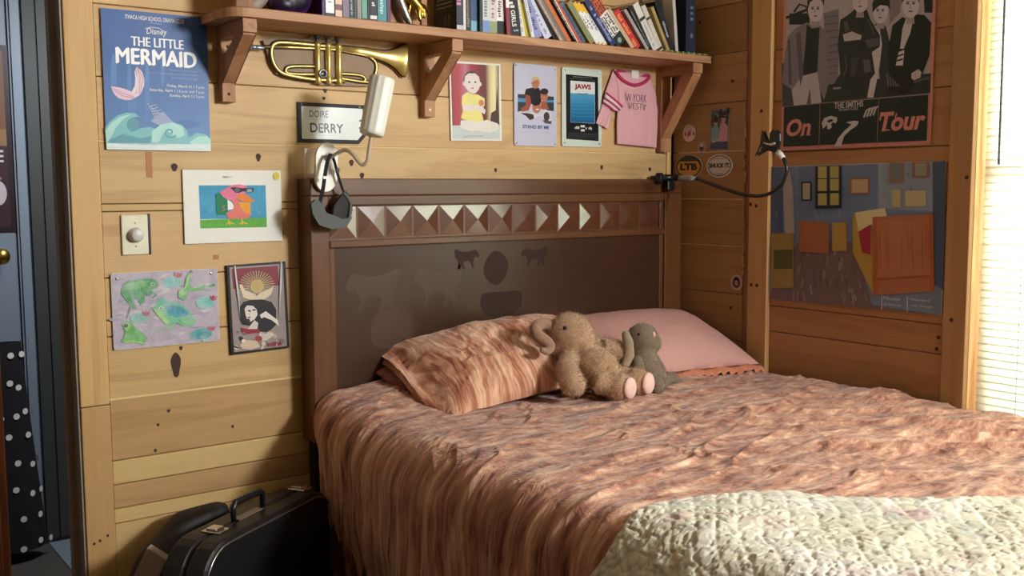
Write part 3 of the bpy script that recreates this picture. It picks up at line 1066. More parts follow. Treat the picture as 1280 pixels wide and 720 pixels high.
base = cloth_from(Sq, Vq)


def blur(a, n=9):
    k = np.ones(n) / n
    a = np.apply_along_axis(lambda r: np.convolve(np.pad(r, n // 2, 'edge'), k, 'valid'), 0, a)
    return np.apply_along_axis(lambda r: np.convolve(np.pad(r, n // 2, 'edge'), k, 'valid'), 1, a)


dq = blur(spread_disp(Sq, Vq), 13)
# stitched channels: a diagonal lattice of wavy seams, with puckers between
ua, va = (Sq + Vq) * 16 + wq * 1.3, (Sq - Vq) * 16 + wq * 1.3
seams = np.minimum(np.abs((ua % 1) - .5), np.abs((va % 1) - .5)) * 2
puck = ridge(Sq * 78 + wq * 3, Vq * 62 - wq * 3, 2) - 0.45
puck2 = ridge(Sq * 15 - Vq * 8 + wq * 3, Vq * 15 + Sq * 6, 2) - 0.45
ex = 0.0030 * np.clip(seams * 2.6, 0, 1) - 0.0085 * (puck + .45) ** 4 + 0.0035 * puck2
edge = np.clip((yb[:, None] - Vq) / 0.012, 0, 1)
lift = 0.016 * np.sqrt(np.clip(edge * (2 - edge), 0, 1)) - 0.003
P = cloth_from(Sq, Vq, lift + ex * edge, disp=dq)
qm = NT('floral_quilt')
uv = qm.n('ShaderNodeTexCoord').outputs['UV']
n1 = qm.noise(uv, 3.2, 4, 0.6, 0.8)
n2 = qm.noise(qm.mapping(uv, (1, 1, 1), loc=(3, 7, 0)), 5.0, 4, 0.65, 1.0)
n3 = qm.noise(qm.mapping(uv, (1, 1, 1), loc=(9, 2, 0)), 9.0, 4, 0.65, 1.2)
c = qm.ramp(n1, [(0.40, lin((222, 217, 208))), (0.58, lin((208, 203, 182)))])
c = qm.mix(qm.ramp(n2, [(0.55, (0, 0, 0)), (0.68, (.7, .7, .7))]), c, lin((204, 170, 166)))
c = qm.mix(qm.ramp(n3, [(0.58, (0, 0, 0)), (0.70, (.6, .6, .6))]), c, lin((150, 158, 160)))
c = qm.mix(qm.ramp(qm.noise(qm.mapping(uv, loc=(4, 4, 0)), 4.2, 5, 0.6, 1.0), [(0.68, (0, 0, 0)), (0.72, (.9, .9, .9))]), c, lin((170, 70, 84)))
qm.set(Base_Color=c, Roughness=0.85, Sheen_Weight=0.1, Specular_IOR_Level=0.2)
qm.bump(qm.noise(qm.mapping(uv, (60, 60, 1)), 1.6, 3, 0.7), 0.35, 0.004)
quilt = MB().grid(P).build('quilt', qm.m, smooth=True)
set_uv(quilt, Sq, Vq)
tag(quilt, 'pale green and white floral quilt with puckered stitching across the bed foot', 'quilt')
bind = [tuple(p) for p in P[::8, 0, :]]
MB().tube(bind, 0.006, 8).build('binding', plain('quilt_binding', lin((176, 150, 136)), 0.85), quilt, smooth=True)


# ------------------------------------------------------------------ pillows
def pillow(name, W, D, T, M, mat, label, seed=0, wr=0.008, sleeve=0.0, flat=0.35, uvrot=0.0, group=None):
    nu_, nv_ = 130, 90
    vs = MB()
    for sgn in (1, -1):
        u = np.linspace(-1 - sleeve, 1, nu_); v = np.linspace(-1, 1, nv_)
        Ug, Wg = np.meshgrid(u, v, indexing='ij')
        uc = np.clip(Ug, -1, 1)
        th = np.clip((1 - np.abs(uc) ** 2.4) * (1 - np.abs(Wg) ** 2.4), 0, 1) ** 0.55
        x = Ug * (1 - 0.05 * (1 - Wg ** 2) * (Ug > -1)) * W / 2
        y = Wg * (1 - 0.07 * (1 - uc ** 2)) * D / 2
        wn = fbm(Ug * 3 + seed, Wg * 3 + seed * 2, 3)
        z = sgn * th * T / 2 * (1.0 if sgn > 0 else flat)
        z = z + (wr * (ridge(Ug * 3.0 + seed + wn, Wg * 1.5 + wn * 2, 3) - 0.4) * (0.3 + th) + wr * .8 * (fbm(Ug * 5, Wg * 5 + seed, 3) - .5)) * (1 if sgn > 0 else .3)
        if sleeve:
            ex_ = np.clip(-1 - Ug, 0, None) / max(sleeve, 1e-6)
            z = z + sgn * 0.012 * ex_ + 0.02 * np.sin(Wg * 2.2 + 1) * ex_ - 0.03 * ex_
        Pq = np.stack([x, y, z], -1)
        Pw = (np.array(M.to_3x3()) @ Pq.reshape(-1, 3).T).T + np.array(M.translation)
        vs.grid(Pw.reshape(nu_, nv_, 3))
    o = vs.build(name, mat, smooth=True)
    set_uv(o, np.concatenate([(Ug * W / 2).ravel()] * 2), np.concatenate([(Wg * D / 2).ravel()] * 2))
    bm = bmesh.new(); bm.from_mesh(o.data)
    bmesh.ops.remove_doubles(bm, verts=bm.verts, dist=0.0004)
    bmesh.ops.recalc_face_normals(bm, faces=bm.faces)
    bm.to_mesh(o.data); bm.free()
    return tag(o, label, 'pillow', group)


M_case = velvet('striped_pillowcase', 22.0, 5.0, [(0.39, lin((140, 78, 56))), (0.46, lin((186, 124, 96))), (0.53, lin((218, 168, 138))), (0.61, lin((236, 200, 172)))], 0.35, 0.05)
M_case2 = velvet('dark_pillowcase', 20.0, 6.0, [(0.36, lin((110, 58, 52))), (0.52, lin((158, 98, 88))), (0.66, lin((190, 134, 122)))], 0.3, 0.05)
M_pink = plain('pink_pillowcase', lin((200, 152, 144)), 0.8, nz=0.06, scale=9, bump=0.1)
Rx = lambda d: Matrix.Rotation(math.radians(d), 4, 'X')
Ry = lambda d: Matrix.Rotation(math.radians(d), 4, 'Y')
Rz = lambda d: Matrix.Rotation(math.radians(d), 4, 'Z')
Tr = lambda *p: Matrix.Translation(p)
pillow('pillow', 0.54, 0.30, 0.13, Tr(-1.06, -0.19, 0.775) @ Rz(3) @ Ry(-5) @ Rx(14), M_case2, 'dusky striped pillow mostly hidden beneath the rust striped one', 5, group=None)
pillow('pillow', 0.62, 0.42, 0.19, Tr(-0.985, -0.275, 0.812) @ Rz(-4) @ Ry(-5) @ Rx(21), M_case, 'rust and cream striped pillow with an open sleeve end', 2, 0.010, sleeve=0.10)
pk = pillow('pillow', 0.66, 0.42, 0.17, Tr(-0.375, -0.265, 0.805) @ Rz(-5) @ Rx(20), M_pink, 'plain dusty pink pillow with a ruffled edge beside the right wall', 9, 0.004)
# ruffled edge
nr = 160
P = np.zeros((nr, 4, 3))
Mp = Tr(-0.375, -0.265, 0.800) @ Rz(-5) @ Rx(20)
for i in range(nr):
    u = -1.02 + 2.05 * i / (nr - 1)
    for j in range(4):
        y = -1 * (1 - 0.07 * max(0, 1 - u * u)) * 0.21 - 0.011 * j
        q = Mp @ Vector((u * 0.33, y + 0.006, 0.005 * math.sin(i * 0.75) * j / 2 - 0.003 * j + 0.004 * math.sin(i * .23)))
        P[i, j] = q
rf = MB().grid(P).build('ruffle', plain('peach_ruffle', lin((204, 130, 100)), 0.85), pk, smooth=True)
rf.modifiers.new('cloth', 'SOLIDIFY').thickness = 0.002


# ------------------------------------------------------------------ plush rabbits
def plush_mat(name, dark, light):
    m = NT(name)
    tc_ = m.n('ShaderNodeTexCoord').outputs['Object']
    f_ = m.noise(tc_, 45.0, 5, 0.7, 1.0)
    f2 = m.noise(tc_, 260.0, 3, 0.7)
    c_ = m.mix(m.math('ADD', m.math('MULTIPLY', f_, .7), m.math('MULTIPLY', f2, .3)), dark, light)
    m.set(Base_Color=c_, Roughness=0.95, Sheen_Weight=0.3, Specular_IOR_Level=0.1)
    m.bump(m.math('ADD', f_, f2), 0.8, 0.006)
    return m.m


def blob(parts, voxel=0.005, smooth=6):
    mb_ = MB()
    for kind, *a_ in parts:
        if kind == 'e':
            c_, r_, M_ = a_[0], a_[1], (a_[2] if len(a_) > 2 else None)
            mb_.ball(c_, r_, 20, M_)
        else:
            p_, r_ = a_
            mb_.tube(p_, r_, 14)
            mb_.ball(p_[0], r_[0] if isinstance(r_, (list, tuple)) else r_, 14)
            mb_.ball(p_[-1], r_[-1] if isinstance(r_, (list, tuple)) else r_, 14)
    me = mb_.mesh('tmp')
    bm = bmesh.new(); bm.from_mesh(me); bmesh.ops.recalc_face_normals(bm, faces=bm.faces); bm.to_mesh(me); bm.free()
    o = bpy.data.objects.new('tmp', me)
    COL.objects.link(o)
    r_ = o.modifiers.new('r', 'REMESH'); r_.mode = 'VOXEL'; r_.voxel_size = voxel
    s_ = o.modifiers.new('s', 'SMOOTH'); s_.iterations = smooth; s_.factor = 0.5
    dg = bpy.context.evaluated_depsgraph_get()
    out = bpy.data.meshes.new_from_object(o.evaluated_get(dg))
    bpy.data.objects.remove(o)
    out.polygons.foreach_set('use_smooth', [True] * len(out.polygons))
    return out


def fur(me, mat, parent, n, length, seed=1):
    vs_ = np.zeros(len(me.vertices) * 3); me.vertices.foreach_get('co', vs_); vs_ = vs_.reshape(-1, 3)
    nn = np.zeros(len(me.vertices) * 3); me.vertices.foreach_get('normal', nn); nn = nn.reshape(-1, 3)
    r_ = np.random.RandomState(seed)
    idx = r_.randint(0, len(vs_), n)
    base_ = vs_[idx] + r_.normal(0, 0.0015, (n, 3))
    dirn = nn[idx] + r_.normal(0, 0.45, (n, 3)) + np.array([0, 0, -0.35])
    dirn /= np.linalg.norm(dirn, axis=1)[:, None]
    side_ = np.cross(dirn, r_.normal(0, 1, (n, 3))); side_ /= np.linalg.norm(side_, axis=1)[:, None]
    w_ = 0.0007
    L_ = length * r_.uniform(0.6, 1.2, (n, 1))
    vv = np.stack([base_ - side_ * w_, base_ + side_ * w_, base_ + dirn * L_], 1).reshape(-1, 3)
    fm = bpy.data.meshes.new('fur')
    fm.from_pydata(vv.tolist(), [], np.arange(3 * n).reshape(-1, 3).tolist())
    fm.materials.append(mat)
    o = bpy.data.objects.new('fur', fm)
    link(o, parent)
    return tag(o, kind='stuff')


M_tan = plush_mat('tan_plush', lin((158, 118, 88)), lin((230, 190, 154)))
M_taupe = plush_mat('taupe_plush', lin((118, 98, 80)), lin((164, 142, 120)))
M_sole = plain('pink_plush', lin((226, 188, 176)), 0.9, nz=0.08, scale=200)
M_eye = plain('eye_bead', (0.004, 0.003, 0.003), 0.12)
M_earin = plush_mat('ear_lining', lin((140, 104, 82)), lin((188, 148, 122)))


def V(t):
    return Vector(t)


# the tan rabbit lies back on the striped pillow
hd = V((-0.8717, -0.44, 0.899))
nk = V((-0.8444, -0.46, 0.8477))
bl = V((-0.826, -0.53, 0.7971))
lk = V((-0.8192, -0.6, 0.759))
rk = V((-0.7456, -0.6, 0.7645))
ax = (nk - bl).normalized()
qd = ax.to_track_quat('Z', 'Y').to_matrix().to_4x4()
camd = (Vector((-2.81, -2.77, 1.34)) - hd).normalized()
sd = camd.cross(Vector((0, 0, 1))).normalized() * -1      # towards image right
parts = [('e', hd, (0.070, 0.074, 0.068)), ('e', hd + sd * 0.030 + camd * 0.020 + V((0, 0, -0.016)), (0.046, 0.046, 0.038)),
         ('e', hd - sd * 0.028 + camd * 0.010 + V((0, 0, -0.022)), (0.048, 0.05, 0.044)),
         ('t', [nk + ax * 0.03, nk, nk * .5 + bl * .5, bl, bl - ax * 0.02], [0.034, 0.044, 0.056, 0.062, 0.050]),
         # arms
         ('t', [V((-0.908, -0.48, 0.8423)), V((-0.9533, -0.52, 0.8146)), V((-0.9625, -0.56, 0.7794))], [0.026, 0.033, 0.037]),
         ('t', [V((-0.7575, -0.4, 0.8565)), V((-0.6976, -0.4, 0.8407)), V((-0.6558, -0.41, 0.8225))], [0.026, 0.028, 0.030]),
         # legs
         ('t', [bl + V((0, 0, -0.012)), V((-0.8701, -0.58, 0.7715)), lk], [0.036, 0.031, 0.033]),
         ('t', [bl + V((0.05, 0, -0.02)), V((-0.7573, -0.55, 0.7777)), rk], [0.034, 0.030, 0.032]),
         ('e', lk, (0.044, 0.044, 0.044)), ('e', rk, (0.042, 0.042, 0.042))]
me = blob(parts)
rab = thing('plush_rabbit', 'tan plush rabbit lying back against the striped pillow with pink soles', 'soft toy', tuple(bl - V((0, 0, 0.07))))
me.materials.append(M_tan)
body = bpy.data.objects.new('body', me); link(body, rab)
fur(me, M_tan, rab, 16000, 0.008)
ear = arc([(-0.9266, -0.42, 0.9041), (-0.9339, -0.41, 0.9302), (-0.9643, -0.41, 0.9375), (-0.9902, -0.42, 0.9241), (-0.9899, -0.435, 0.9067), (-0.9748, -0.45, 0.8928), (-0.9648, -0.46, 0.8764), (-0.9808, -0.465, 0.8644), (-0.9987, -0.465, 0.8685)], 4)
em = blob([('t', ear, [0.015 - 0.006 * max(0, k / (len(ear) - 1) - .5) * 2 + .004 * math.sin(PI * k / (len(ear) - 1)) for k in range(len(ear))])], 0.003, 3)
em.materials.append(M_earin)
eo = bpy.data.objects.new('ear', em); link(eo, rab)
em = blob([('t', [V((-0.774, -0.4, 0.8981)), V((-0.7314, -0.385, 0.8852)), V((-0.7069, -0.38, 0.862)), V((-0.7034, -0.38, 0.8413))], [0.012, 0.018, 0.018, 0.012])], 0.004, 4)
em.materials.append(M_earin)
eo = bpy.data.objects.new('ear', em); link(eo, rab)
MB().ball(V((-0.9471, -0.505, 0.9344)), 0.0062, 12).build('eye', M_eye, rab, smooth=True)
for p in (lk, rk):
    d_ = (camd * 0.55 + sd * 0.75 + V((0, 0, -0.05))).normalized()
    q_ = d_.to_track_quat('Z', 'Y').to_matrix()
    MB().ball(p + d_ * 0.037, (0.030, 0.033, 0.012), 18, q_).build('sole_pad', M_sole, rab, smooth=True)

# the taupe rabbit sits against the pink pillow
h2 = V((-0.6024, -0.47, 0.8655)); b2 = V((-0.6164, -0.5, 0.7745)); n2 = V((-0.6115, -0.48, 0.8219))
parts = [('e', h2, (0.050, 0.050, 0.050)), ('e', h2 + sd * 0.022 + V((0, 0, -0.012)) + camd * .006, (0.036, 0.036, 0.034)),
         ('t', [n2 + V((0, 0, .012)), n2 * .5 + b2 * .5, b2, b2 - V((0, 0, 0.012))], [0.032, 0.048, 0.058, 0.056]),
         ('t', [V((-0.5955, -0.51, 0.809)), V((-0.585, -0.535, 0.771)), V((-0.5839, -0.545, 0.7269))], [0.018, 0.017, 0.015]),
         ('t', [V((-0.6795, -0.53, 0.8105)), V((-0.6915, -0.55, 0.7801))], [0.018, 0.02]),
         ('t', [b2 + V((0, -.02, -0.03)), V((-0.6447, -0.575, 0.7389))], [0.03, 0.028]), ('e', V((-0.6546, -0.585, 0.7416)), 0.028),
         ('t', [b2 + V((0.03, 0, -0.03)), V((-0.4967, -0.49, 0.7261))], [0.026, 0.024]), ('e', V((-0.4982, -0.495, 0.727)), 0.026)]
me = blob(parts)
rb2 = thing('plush_rabbit', 'grey brown plush rabbit sitting with a long hanging ear, against the pink pillow', 'soft toy', tuple(b2 - V((0, 0, 0.06))))
me.materials.append(M_taupe)
body = bpy.data.objects.new('body', me); link(body, rb2)
fur(me, M_taupe, rb2, 9000, 0.005, 3)
em = blob([('t', [V((-0.7068, -0.505, 0.8941)), V((-0.72, -0.53, 0.8736)), V((-0.7257, -0.54, 0.8363)), V((-0.7465, -0.545, 0.8075))], [0.013, 0.017, 0.018, 0.013])], 0.004, 4)
em.materials.append(plush_mat('taupe_ear', lin((138, 116, 94)), lin((186, 162, 136))))
eo = bpy.data.objects.new('ear', em); link(eo, rb2)
MB().ball(V((-0.6771, -0.53, 0.8943)), 0.0045, 12).build('eye', M_eye, rb2, smooth=True)
MB().ball(V((-0.5979, -0.515, 0.8855)), (0.006, 0.006, 0.009), 12).build('nose', M_sole, rb2, smooth=True)
# ------------------------------------------------------------------ shelf with its brackets
SZ = 1.81
shelf = thing('wall_shelf', 'long pine shelf with rounded end on three wooden brackets', 'shelf', (-0.9, 0, 1.785))
pts = [(-1.815, -0.002), (-0.012, -0.002), (-0.012, -0.2), (-1.755, -0.2)]
for k in range(7):
    a = math.radians(270 - 15 * k)
    pts.append((-1.76 + 0.055 * math.cos(a), -0.145 + 0.055 * math.sin(a)))
MB().prism(pts, 1.785, SZ, 'Z').build('board', M_shelf, shelf, bevel=0.003)
M_shelf_z = wood('shelf_pine_upright', lin((134, 92, 62)), lin((170, 124, 88)), lin((192, 148, 110)), 'Z', ring=0.3)
M_shelf_y = wood('shelf_pine_arm', lin((134, 92, 62)), lin((170, 124, 88)), lin((192, 148, 110)), 'Y', ring=0.3)
for x0, x1, zb, c in ((-1.771, -1.732, 1.579, (.95, .9, .85)), (-1.122, -1.083, 1.563, (1, 1, 1)), (-0.093, -0.045, 1.472, (1.05, 1.0, .9))):
    b = MB().box((x0, -0.03, zb), (x1, 0.0, 1.785)).build('bracket', M_shelf_z, shelf, bevel=0.002, color=c)
    MB().box((x0, -0.19, 1.748), (x1, -0.03, 1.7845)).build('arm', M_shelf_y, b, bevel=0.002, color=c)
    zl = zb + 0.05
    MB().prism([(-0.03, zl), (-0.03, zl + 0.062), (-0.135, 1.748), (-0.182, 1.748), (-0.182, 1.742)], x0 + 0.002, x1 - 0.002, 'X').build('brace', M_shelf_z, b, bevel=0.002, color=c)
    for z in (zb + 0.022, zl + 0.10):
        MB().lathe([(0.0045, 0), (0.004, 0.0012), (0.001, 0.002)], ((x0 + x1) / 2, -0.03, z), (0, -1, 0), 10).build('screw', M_screw if x0 > -1.5 else M_knot, b)


# ------------------------------------------------------------------ books
SP = [(543, -1.184), (576, -1.091), (583, -1.071), (630, -0.930), (668, -0.812), (700, -0.709), (760, -0.502), (775, -0.448), (795, -0.375), (833, -0.230), (858, -0.130), (872, -0.073)]
GB = 'books leaning along the wall shelf'


def book(x0, t, h, d, lean, cover, label, yf=-0.172, spine=None, pages=True, cat='book', group=GB):
    """x0: foot of the spine at its left, t: thickness, lean: degrees towards the left"""
    th = math.radians(lean)
    # foot: rotate about the left foot, top moving left
    bk = thing('book', label, cat, (x0, yf, SZ + 0.0005), group)
    c, s = math.cos(th), math.sin(th)

    def X(u, y, w):
        # the foot that touches the board is the left one
        return (x0 + u * c - w * s, yf + y, SZ + 0.0005 + u * s + w * c)
    Mx = Matrix(((c, 0, -s, x0), (0, 1, 0, yf), (s, 0, c, SZ + 0.0005), (0, 0, 0, 1)))
    ct = min(0.0022, t * 0.16)
    mb_ = MB().box((0, 0, 0), (ct, d, h), M=Mx).box((t - ct, 0, 0), (t, d, h), M=Mx).box((ct, 0, 0), (t - ct, ct, h), M=Mx)
    mb_.build('cover', M_book, bk, color=lin(cover))
    if pages:
        MB().box((ct, ct, 0.002), (t - ct, d - 0.003, h - 0.002), M=Mx).build('pages', M_pages, bk)
    if spine:
        A_ = Art(t, h)
        spine(A_, t, h)
        A_.build('spine_print', lambda u, v, hh: tuple(Mx @ Vector((u, -0.0004 - hh, h - v))), M_print, bk)
    return bk, Mx


def bands(*bs, txt=None, seed=0, tw=0.5, span=(0.1, 0.9)):
    def f(A_, t, h):
        for a, b, c_ in bs:
            A_.rect(t * 0.03, h * a, t * 0.97, h * b, c_)
        if txt:
            A_.scribble((t * (0.5 - tw / 2), h * span[0]), (t * (0.5 + tw / 2), h * span[1]), txt, seed, vertical=True)
    return f


def bx(px_):
    a, b = zip(*SP)
    return float(np.interp(px_, a, b))


W_, K_ = (226, 224, 218), (24, 24, 28)


def girls(A_, t, h):
    A_.text('GIRLS', (t * 0.28, h * 0.62), (t * 0.66, h * 0.86), W_, 0.02, vertical=True)
    A_.scribble((t * .28, h * .2), (t * .66, h * .58), W_, 3, vertical=True)
    A_.scribble((t * .2, h * .9), (t * .8, h * .93), (180, 180, 180), 4)


def magazine(A_, t, h):
    A_.rect(0, 0, t, h * 0.22, (226, 176, 50)); A_.rect(0, h * .96, t, h, (226, 176, 50))
    A_.scribble((t * .25, h * .3), (t * .7, h * .62), (70, 74, 90), 8, vertical=True)


def thick(A_, t, h):
    A_.rect(0, 0, t, h * 0.36, (206, 96, 58)); A_.rect(t * .05, h * .36, t, h * 0.80, (232, 228, 220))
    for k in range(4):
        A_.scribble((t * (0.1 + .22 * k), h * .03), (t * (.27 + .22 * k), h * .34), K_, 20 + k, vertical=True, gap=0.2)
        A_.scribble((t * (0.1 + .22 * k), h * .39), (t * (.28 + .22 * k), h * .78), K_, 30 + k, vertical=True, gap=0.2)
    A_.rect(0, h * .84, t, h, (36, 46, 44)); A_.ell(t * .5, h * .92, t * .2, t * .2, (150, 160, 150))


BK = [  # left px, right px, height, lean, cover, spine art, label
    (574, 583, .215, 0, (30, 38, 56), bands((0, .04, (60, 70, 90)), (.92, .99, (190, 196, 190)), txt=(196, 120, 160), seed=1, tw=.7, span=(.12, .62)), 'navy paperback with pink spine lettering and pale foot label, first in the upright row'),
    (583.3, 586.5, .20, 0, W_, None, 'thin white book beside the navy one with pink lettering'),
    (586.8, 594, .20, 0, (26, 24, 28), bands(txt=(140, 110, 100), seed=2, tw=.4), 'black book with faint reddish lettering between thin white and light blue books'),
    (594.2, 602.5, .205, 0, (120, 180, 206), bands((.45, .82, (44, 74, 120)), txt=(220, 232, 238), seed=3, tw=.4, span=(.06, .42)), 'light blue book with navy lettering block'),
    (602.7, 606.5, .20, 0, (28, 48, 48), None, 'thin dark green book beside the light blue one'),
    (606.8, 616.5, .205, 0, (206, 208, 206), bands((0, .1, (110, 140, 150)), (.8, 1, (118, 142, 190)), txt=(120, 124, 130), seed=5, tw=.5, span=(.15, .76)), 'pale grey book with a blue foot on its spine'),
    (616.8, 626.3, .205, 0, (216, 204, 200), bands((0, .12, (60, 90, 80)), (.8, 1, (138, 152, 106)), txt=(150, 120, 116), seed=6, tw=.5, span=(.15, .76)), 'pale pink book with an olive green foot on its spine'),
    (626.6, 636.5, .205, 2, (30, 30, 32), bands((.08, .78, (228, 226, 222)), txt=(110, 60, 70), seed=7, tw=.4, span=(.14, .7)), 'book with white spine panel over a black foot'),
    (636.8, 641.2, .205, 3, (140, 48, 62), bands((.1, .58, (232, 228, 226))), 'thin maroon book with a white upper spine'),
    (641.5, 656.5, .21, 8, (24, 23, 27), girls, 'thick black book with white capitals down its spine'),
    (657, 662.5, .20, 13, (228, 226, 222), bands(txt=(120, 130, 140), seed=9, tw=.4), 'white book leaning on the thick black one'),
    (662.8, 667.6, .20, 14, (208, 186, 60), None, 'thin yellow book between two white ones'),
    (668, 672, .20, 15, (226, 228, 232), bands(txt=(130, 130, 140), seed=10, tw=.35), 'thin white book between yellow and lavender books'),
    (672.5, 683.5, .19, 22, (146, 148, 196), bands(txt=(60, 62, 104), seed=11, tw=.35), 'lavender book with dark blue spine lettering'),
    (687, 698.5, .185, 34, (206, 210, 226), bands(txt=(100, 110, 140), seed=12, tw=.3), 'pale ice blue book leaning beside the lavender one'),
    (700.5, 703.8, .175, 38, (30, 27, 28), None, 'thin black book beside the pale ice blue one'),
    (704.2, 707.4, .17, 38, (196, 182, 166), bands(txt=(120, 90, 80), seed=14, tw=.5), 'thin beige book with tiny brown print'),
    (707.7, 710.8, .17, 38, (150, 132, 120), bands(txt=(90, 70, 60), seed=15, tw=.5), 'thin mushroom brown book among the leaning ones'),
    (711, 716, .17, 38, (118, 106, 92), None, 'taupe book beside the orange one'),
    (716.4, 722.4, .175, 38, (216, 112, 60), None, 'orange book in the leaning row'),
    (722.8, 725.6, .17, 38, (26, 24, 26), bands(txt=(200, 190, 180), seed=17, tw=.5), 'thin black book between orange and red orange books'),
    (726, 728.2, .17, 38, (222, 214, 200), None, 'very thin cream book in the leaning row'),
    (728.5, 733, .165, 39, (206, 72, 52), None, 'red orange book in the leaning row'),
    (733.4, 741, .155, 39, (86, 104, 120), bands(txt=(50, 60, 76), seed=18, tw=.4), 'slate blue book leaning beside the red orange one'),
    (741.5, 750, .16, 40, (150, 142, 82), bands(txt=(110, 130, 120), seed=19, tw=.5), 'olive yellow book beside the white magazines'),
    (750.5, 756, .165, 40, (236, 234, 230), magazine, 'white magazine with yellow top, first of three leaning together'),
    (756.2, 762, .165, 40, (234, 234, 232), magazine, 'white magazine with yellow top, middle of three leaning together'),
    (762.2, 768, .165, 40, (236, 236, 236), magazine, 'white magazine with yellow top, last of three, beside the dark blue book'),
    (768.6, 776.5, .185, 42, (36, 52, 100), bands(txt=(150, 160, 210), seed=22, tw=.6), 'dark blue book with scrawled pale lettering'),
    (777, 794.5, .195, 43, (24, 24, 26), thick, 'thick black book with orange and white blocks of bold lettering'),
    (795.5, 801, .165, 43, (206, 180, 146), None, 'cream tan book beside the thick lettered one'),
    (801.5, 811, .155, 42, (208, 48, 60), bands(txt=(232, 170, 70), seed=25, tw=.5), 'red book with orange lettering'),
    (812, 816.5, .165, 41, (170, 164, 164), None, 'grey book leaning beside the red one'),
    (817, 822, .175, 38, (28, 28, 30), bands(txt=(150, 150, 150), seed=26, tw=.3), 'slim black book leaning against a white one'),
    (822.5, 831.5, .18, 34, (222, 218, 210), bands((.3, .36, (60, 60, 66)), txt=(170, 168, 160), seed=27, tw=.3, span=(.4, .9)), 'white hardback with a small dark mark on its spine'),
    (832, 838, .175, 32, (214, 204, 186), bands((.25, .3, (70, 64, 60)), (.9, .95, (60, 60, 60))), 'cream hardback beside the white one'),
    (838.5, 842.5, .17, 30, (176, 150, 96), None, 'thin tan gold book in the leaning row'),
    (843, 850, .19, 26, (34, 33, 40), bands(txt=(200, 200, 206), seed=29, tw=.4, span=(.4, .7)), 'black book with white spine lettering near the corner'),
]
for i, (a, b, h, lean, cov, sp_, lab) in enumerate(BK):
    x0, x1 = bx(a), bx(b)
    t = (x1 - x0) * math.cos(math.radians(lean)) * 0.97
    bk, Mx = book(x0, t, h, 0.125 + 0.02 * ((i * 7) % 5) / 5, lean, cov, lab, spine=sp_, yf=-0.176 + 0.004 * ((i * 5) % 4))
    if i == 0:
        # its near cover shows lines of print and two pale figures
        A = Art(0.12, h)
        A.rect(0.002, 0.002, 0.118, h - .002, (20, 20, 26))
        for k in range(7):
            A.scribble((0.012, h * (.30 + .055 * k)), (0.10, h * (.30 + .055 * k) + 0.004), (196, 194, 190), 50 + k)
        for cx in (0.062, 0.082):
            A.ell(cx, h * .80, 0.006, 0.011, (96, 84, 80)); A.ell(cx, h * .88, 0.009, 0.014, (70, 62, 60))
        A.scribble((0.03, h * .955), (0.09, h * .97), (150, 148, 146), 77)
        A.build('cover_print', lambda u, v, hh: tuple(Mx @ Vector((-0.0005 - hh, 0.122 - u, h - v))), M_print, bk)
# upright pair in the corner: a large pale sketch cover behind, and a navy album
x0 = bx(851)
bk, Mx = book(x0, 0.014, .235, 0.15, 6, (206, 202, 198), 'tall pale grey book with a line sketch on its cover, beside the navy album', yf=-0.165)
A = Art(0.145, .235); A.rect(.004, .01, .141, .225, (202, 198, 194)); A.rect(.07, .03, .10, .10, (120, 122, 118)); A.line([(.02, .15), (.05, .12), (.09, .16), (.13, .13)], .002, (110, 108, 106))
A.build('cover_print', lambda u, v, hh: tuple(Mx @ Vector((-0.0005 - hh, 0.148 - u, .235 - v))), M_print, bk)
book(bx(859) + 0.004, 0.048, .245, 0.16, 0, (30, 40, 62), 'thick navy album standing at the corner end of the shelf', yf=-0.178,
     spine=lambda A_, t, h: (A_.text('III', (t * .45, h * .3), (t * .75, h * .5), (120, 124, 140), .01, vertical=True), A_.ell(t * .6, h * .72, t * .14, t * .2, (120, 112, 120))))
# beaded green garland lying in front of them
gar2 = thing('bead_garland', 'green beaded garland lying along the shelf end', 'garland', (-0.13, -0.186, SZ))
gm = MB()
for k in range(44):
    x = -0.245 + 0.22 * k / 43
    gm.ball((x, -0.188 + 0.004 * math.sin(k * 1.3), SZ + 0.0042), 0.0042, 8)
gm.build('beads', plain('green_beads', lin((70, 130, 60)), 0.35), gar2, smooth=True)
gm = MB()
for k in range(8):
    gm.ball((-0.235 + 0.028 * k, -0.193, SZ + 0.005), 0.0036, 8)
gm.build('pale_beads', plain('pale_beads', lin((200, 190, 130)), 0.35), gar2, smooth=True)

# ------------------------------------------------------------------ left half of the shelf
G2 = 'books on the left half of the shelf'
YL = -0.162


def lb(px0, px1):
    a = [(403, -1.530), (417, -1.492), (427, -1.468), (434, -1.449), (440, -1.434), (448, -1.414), (460, -1.383), (470, -1.358), (483, -1.324), (490, -1.306)]
    xs, ys = zip(*a)
    x0, x1 = float(np.interp(px0, xs, ys)), float(np.interp(px1, xs, ys))
    return x0, x1 - x0


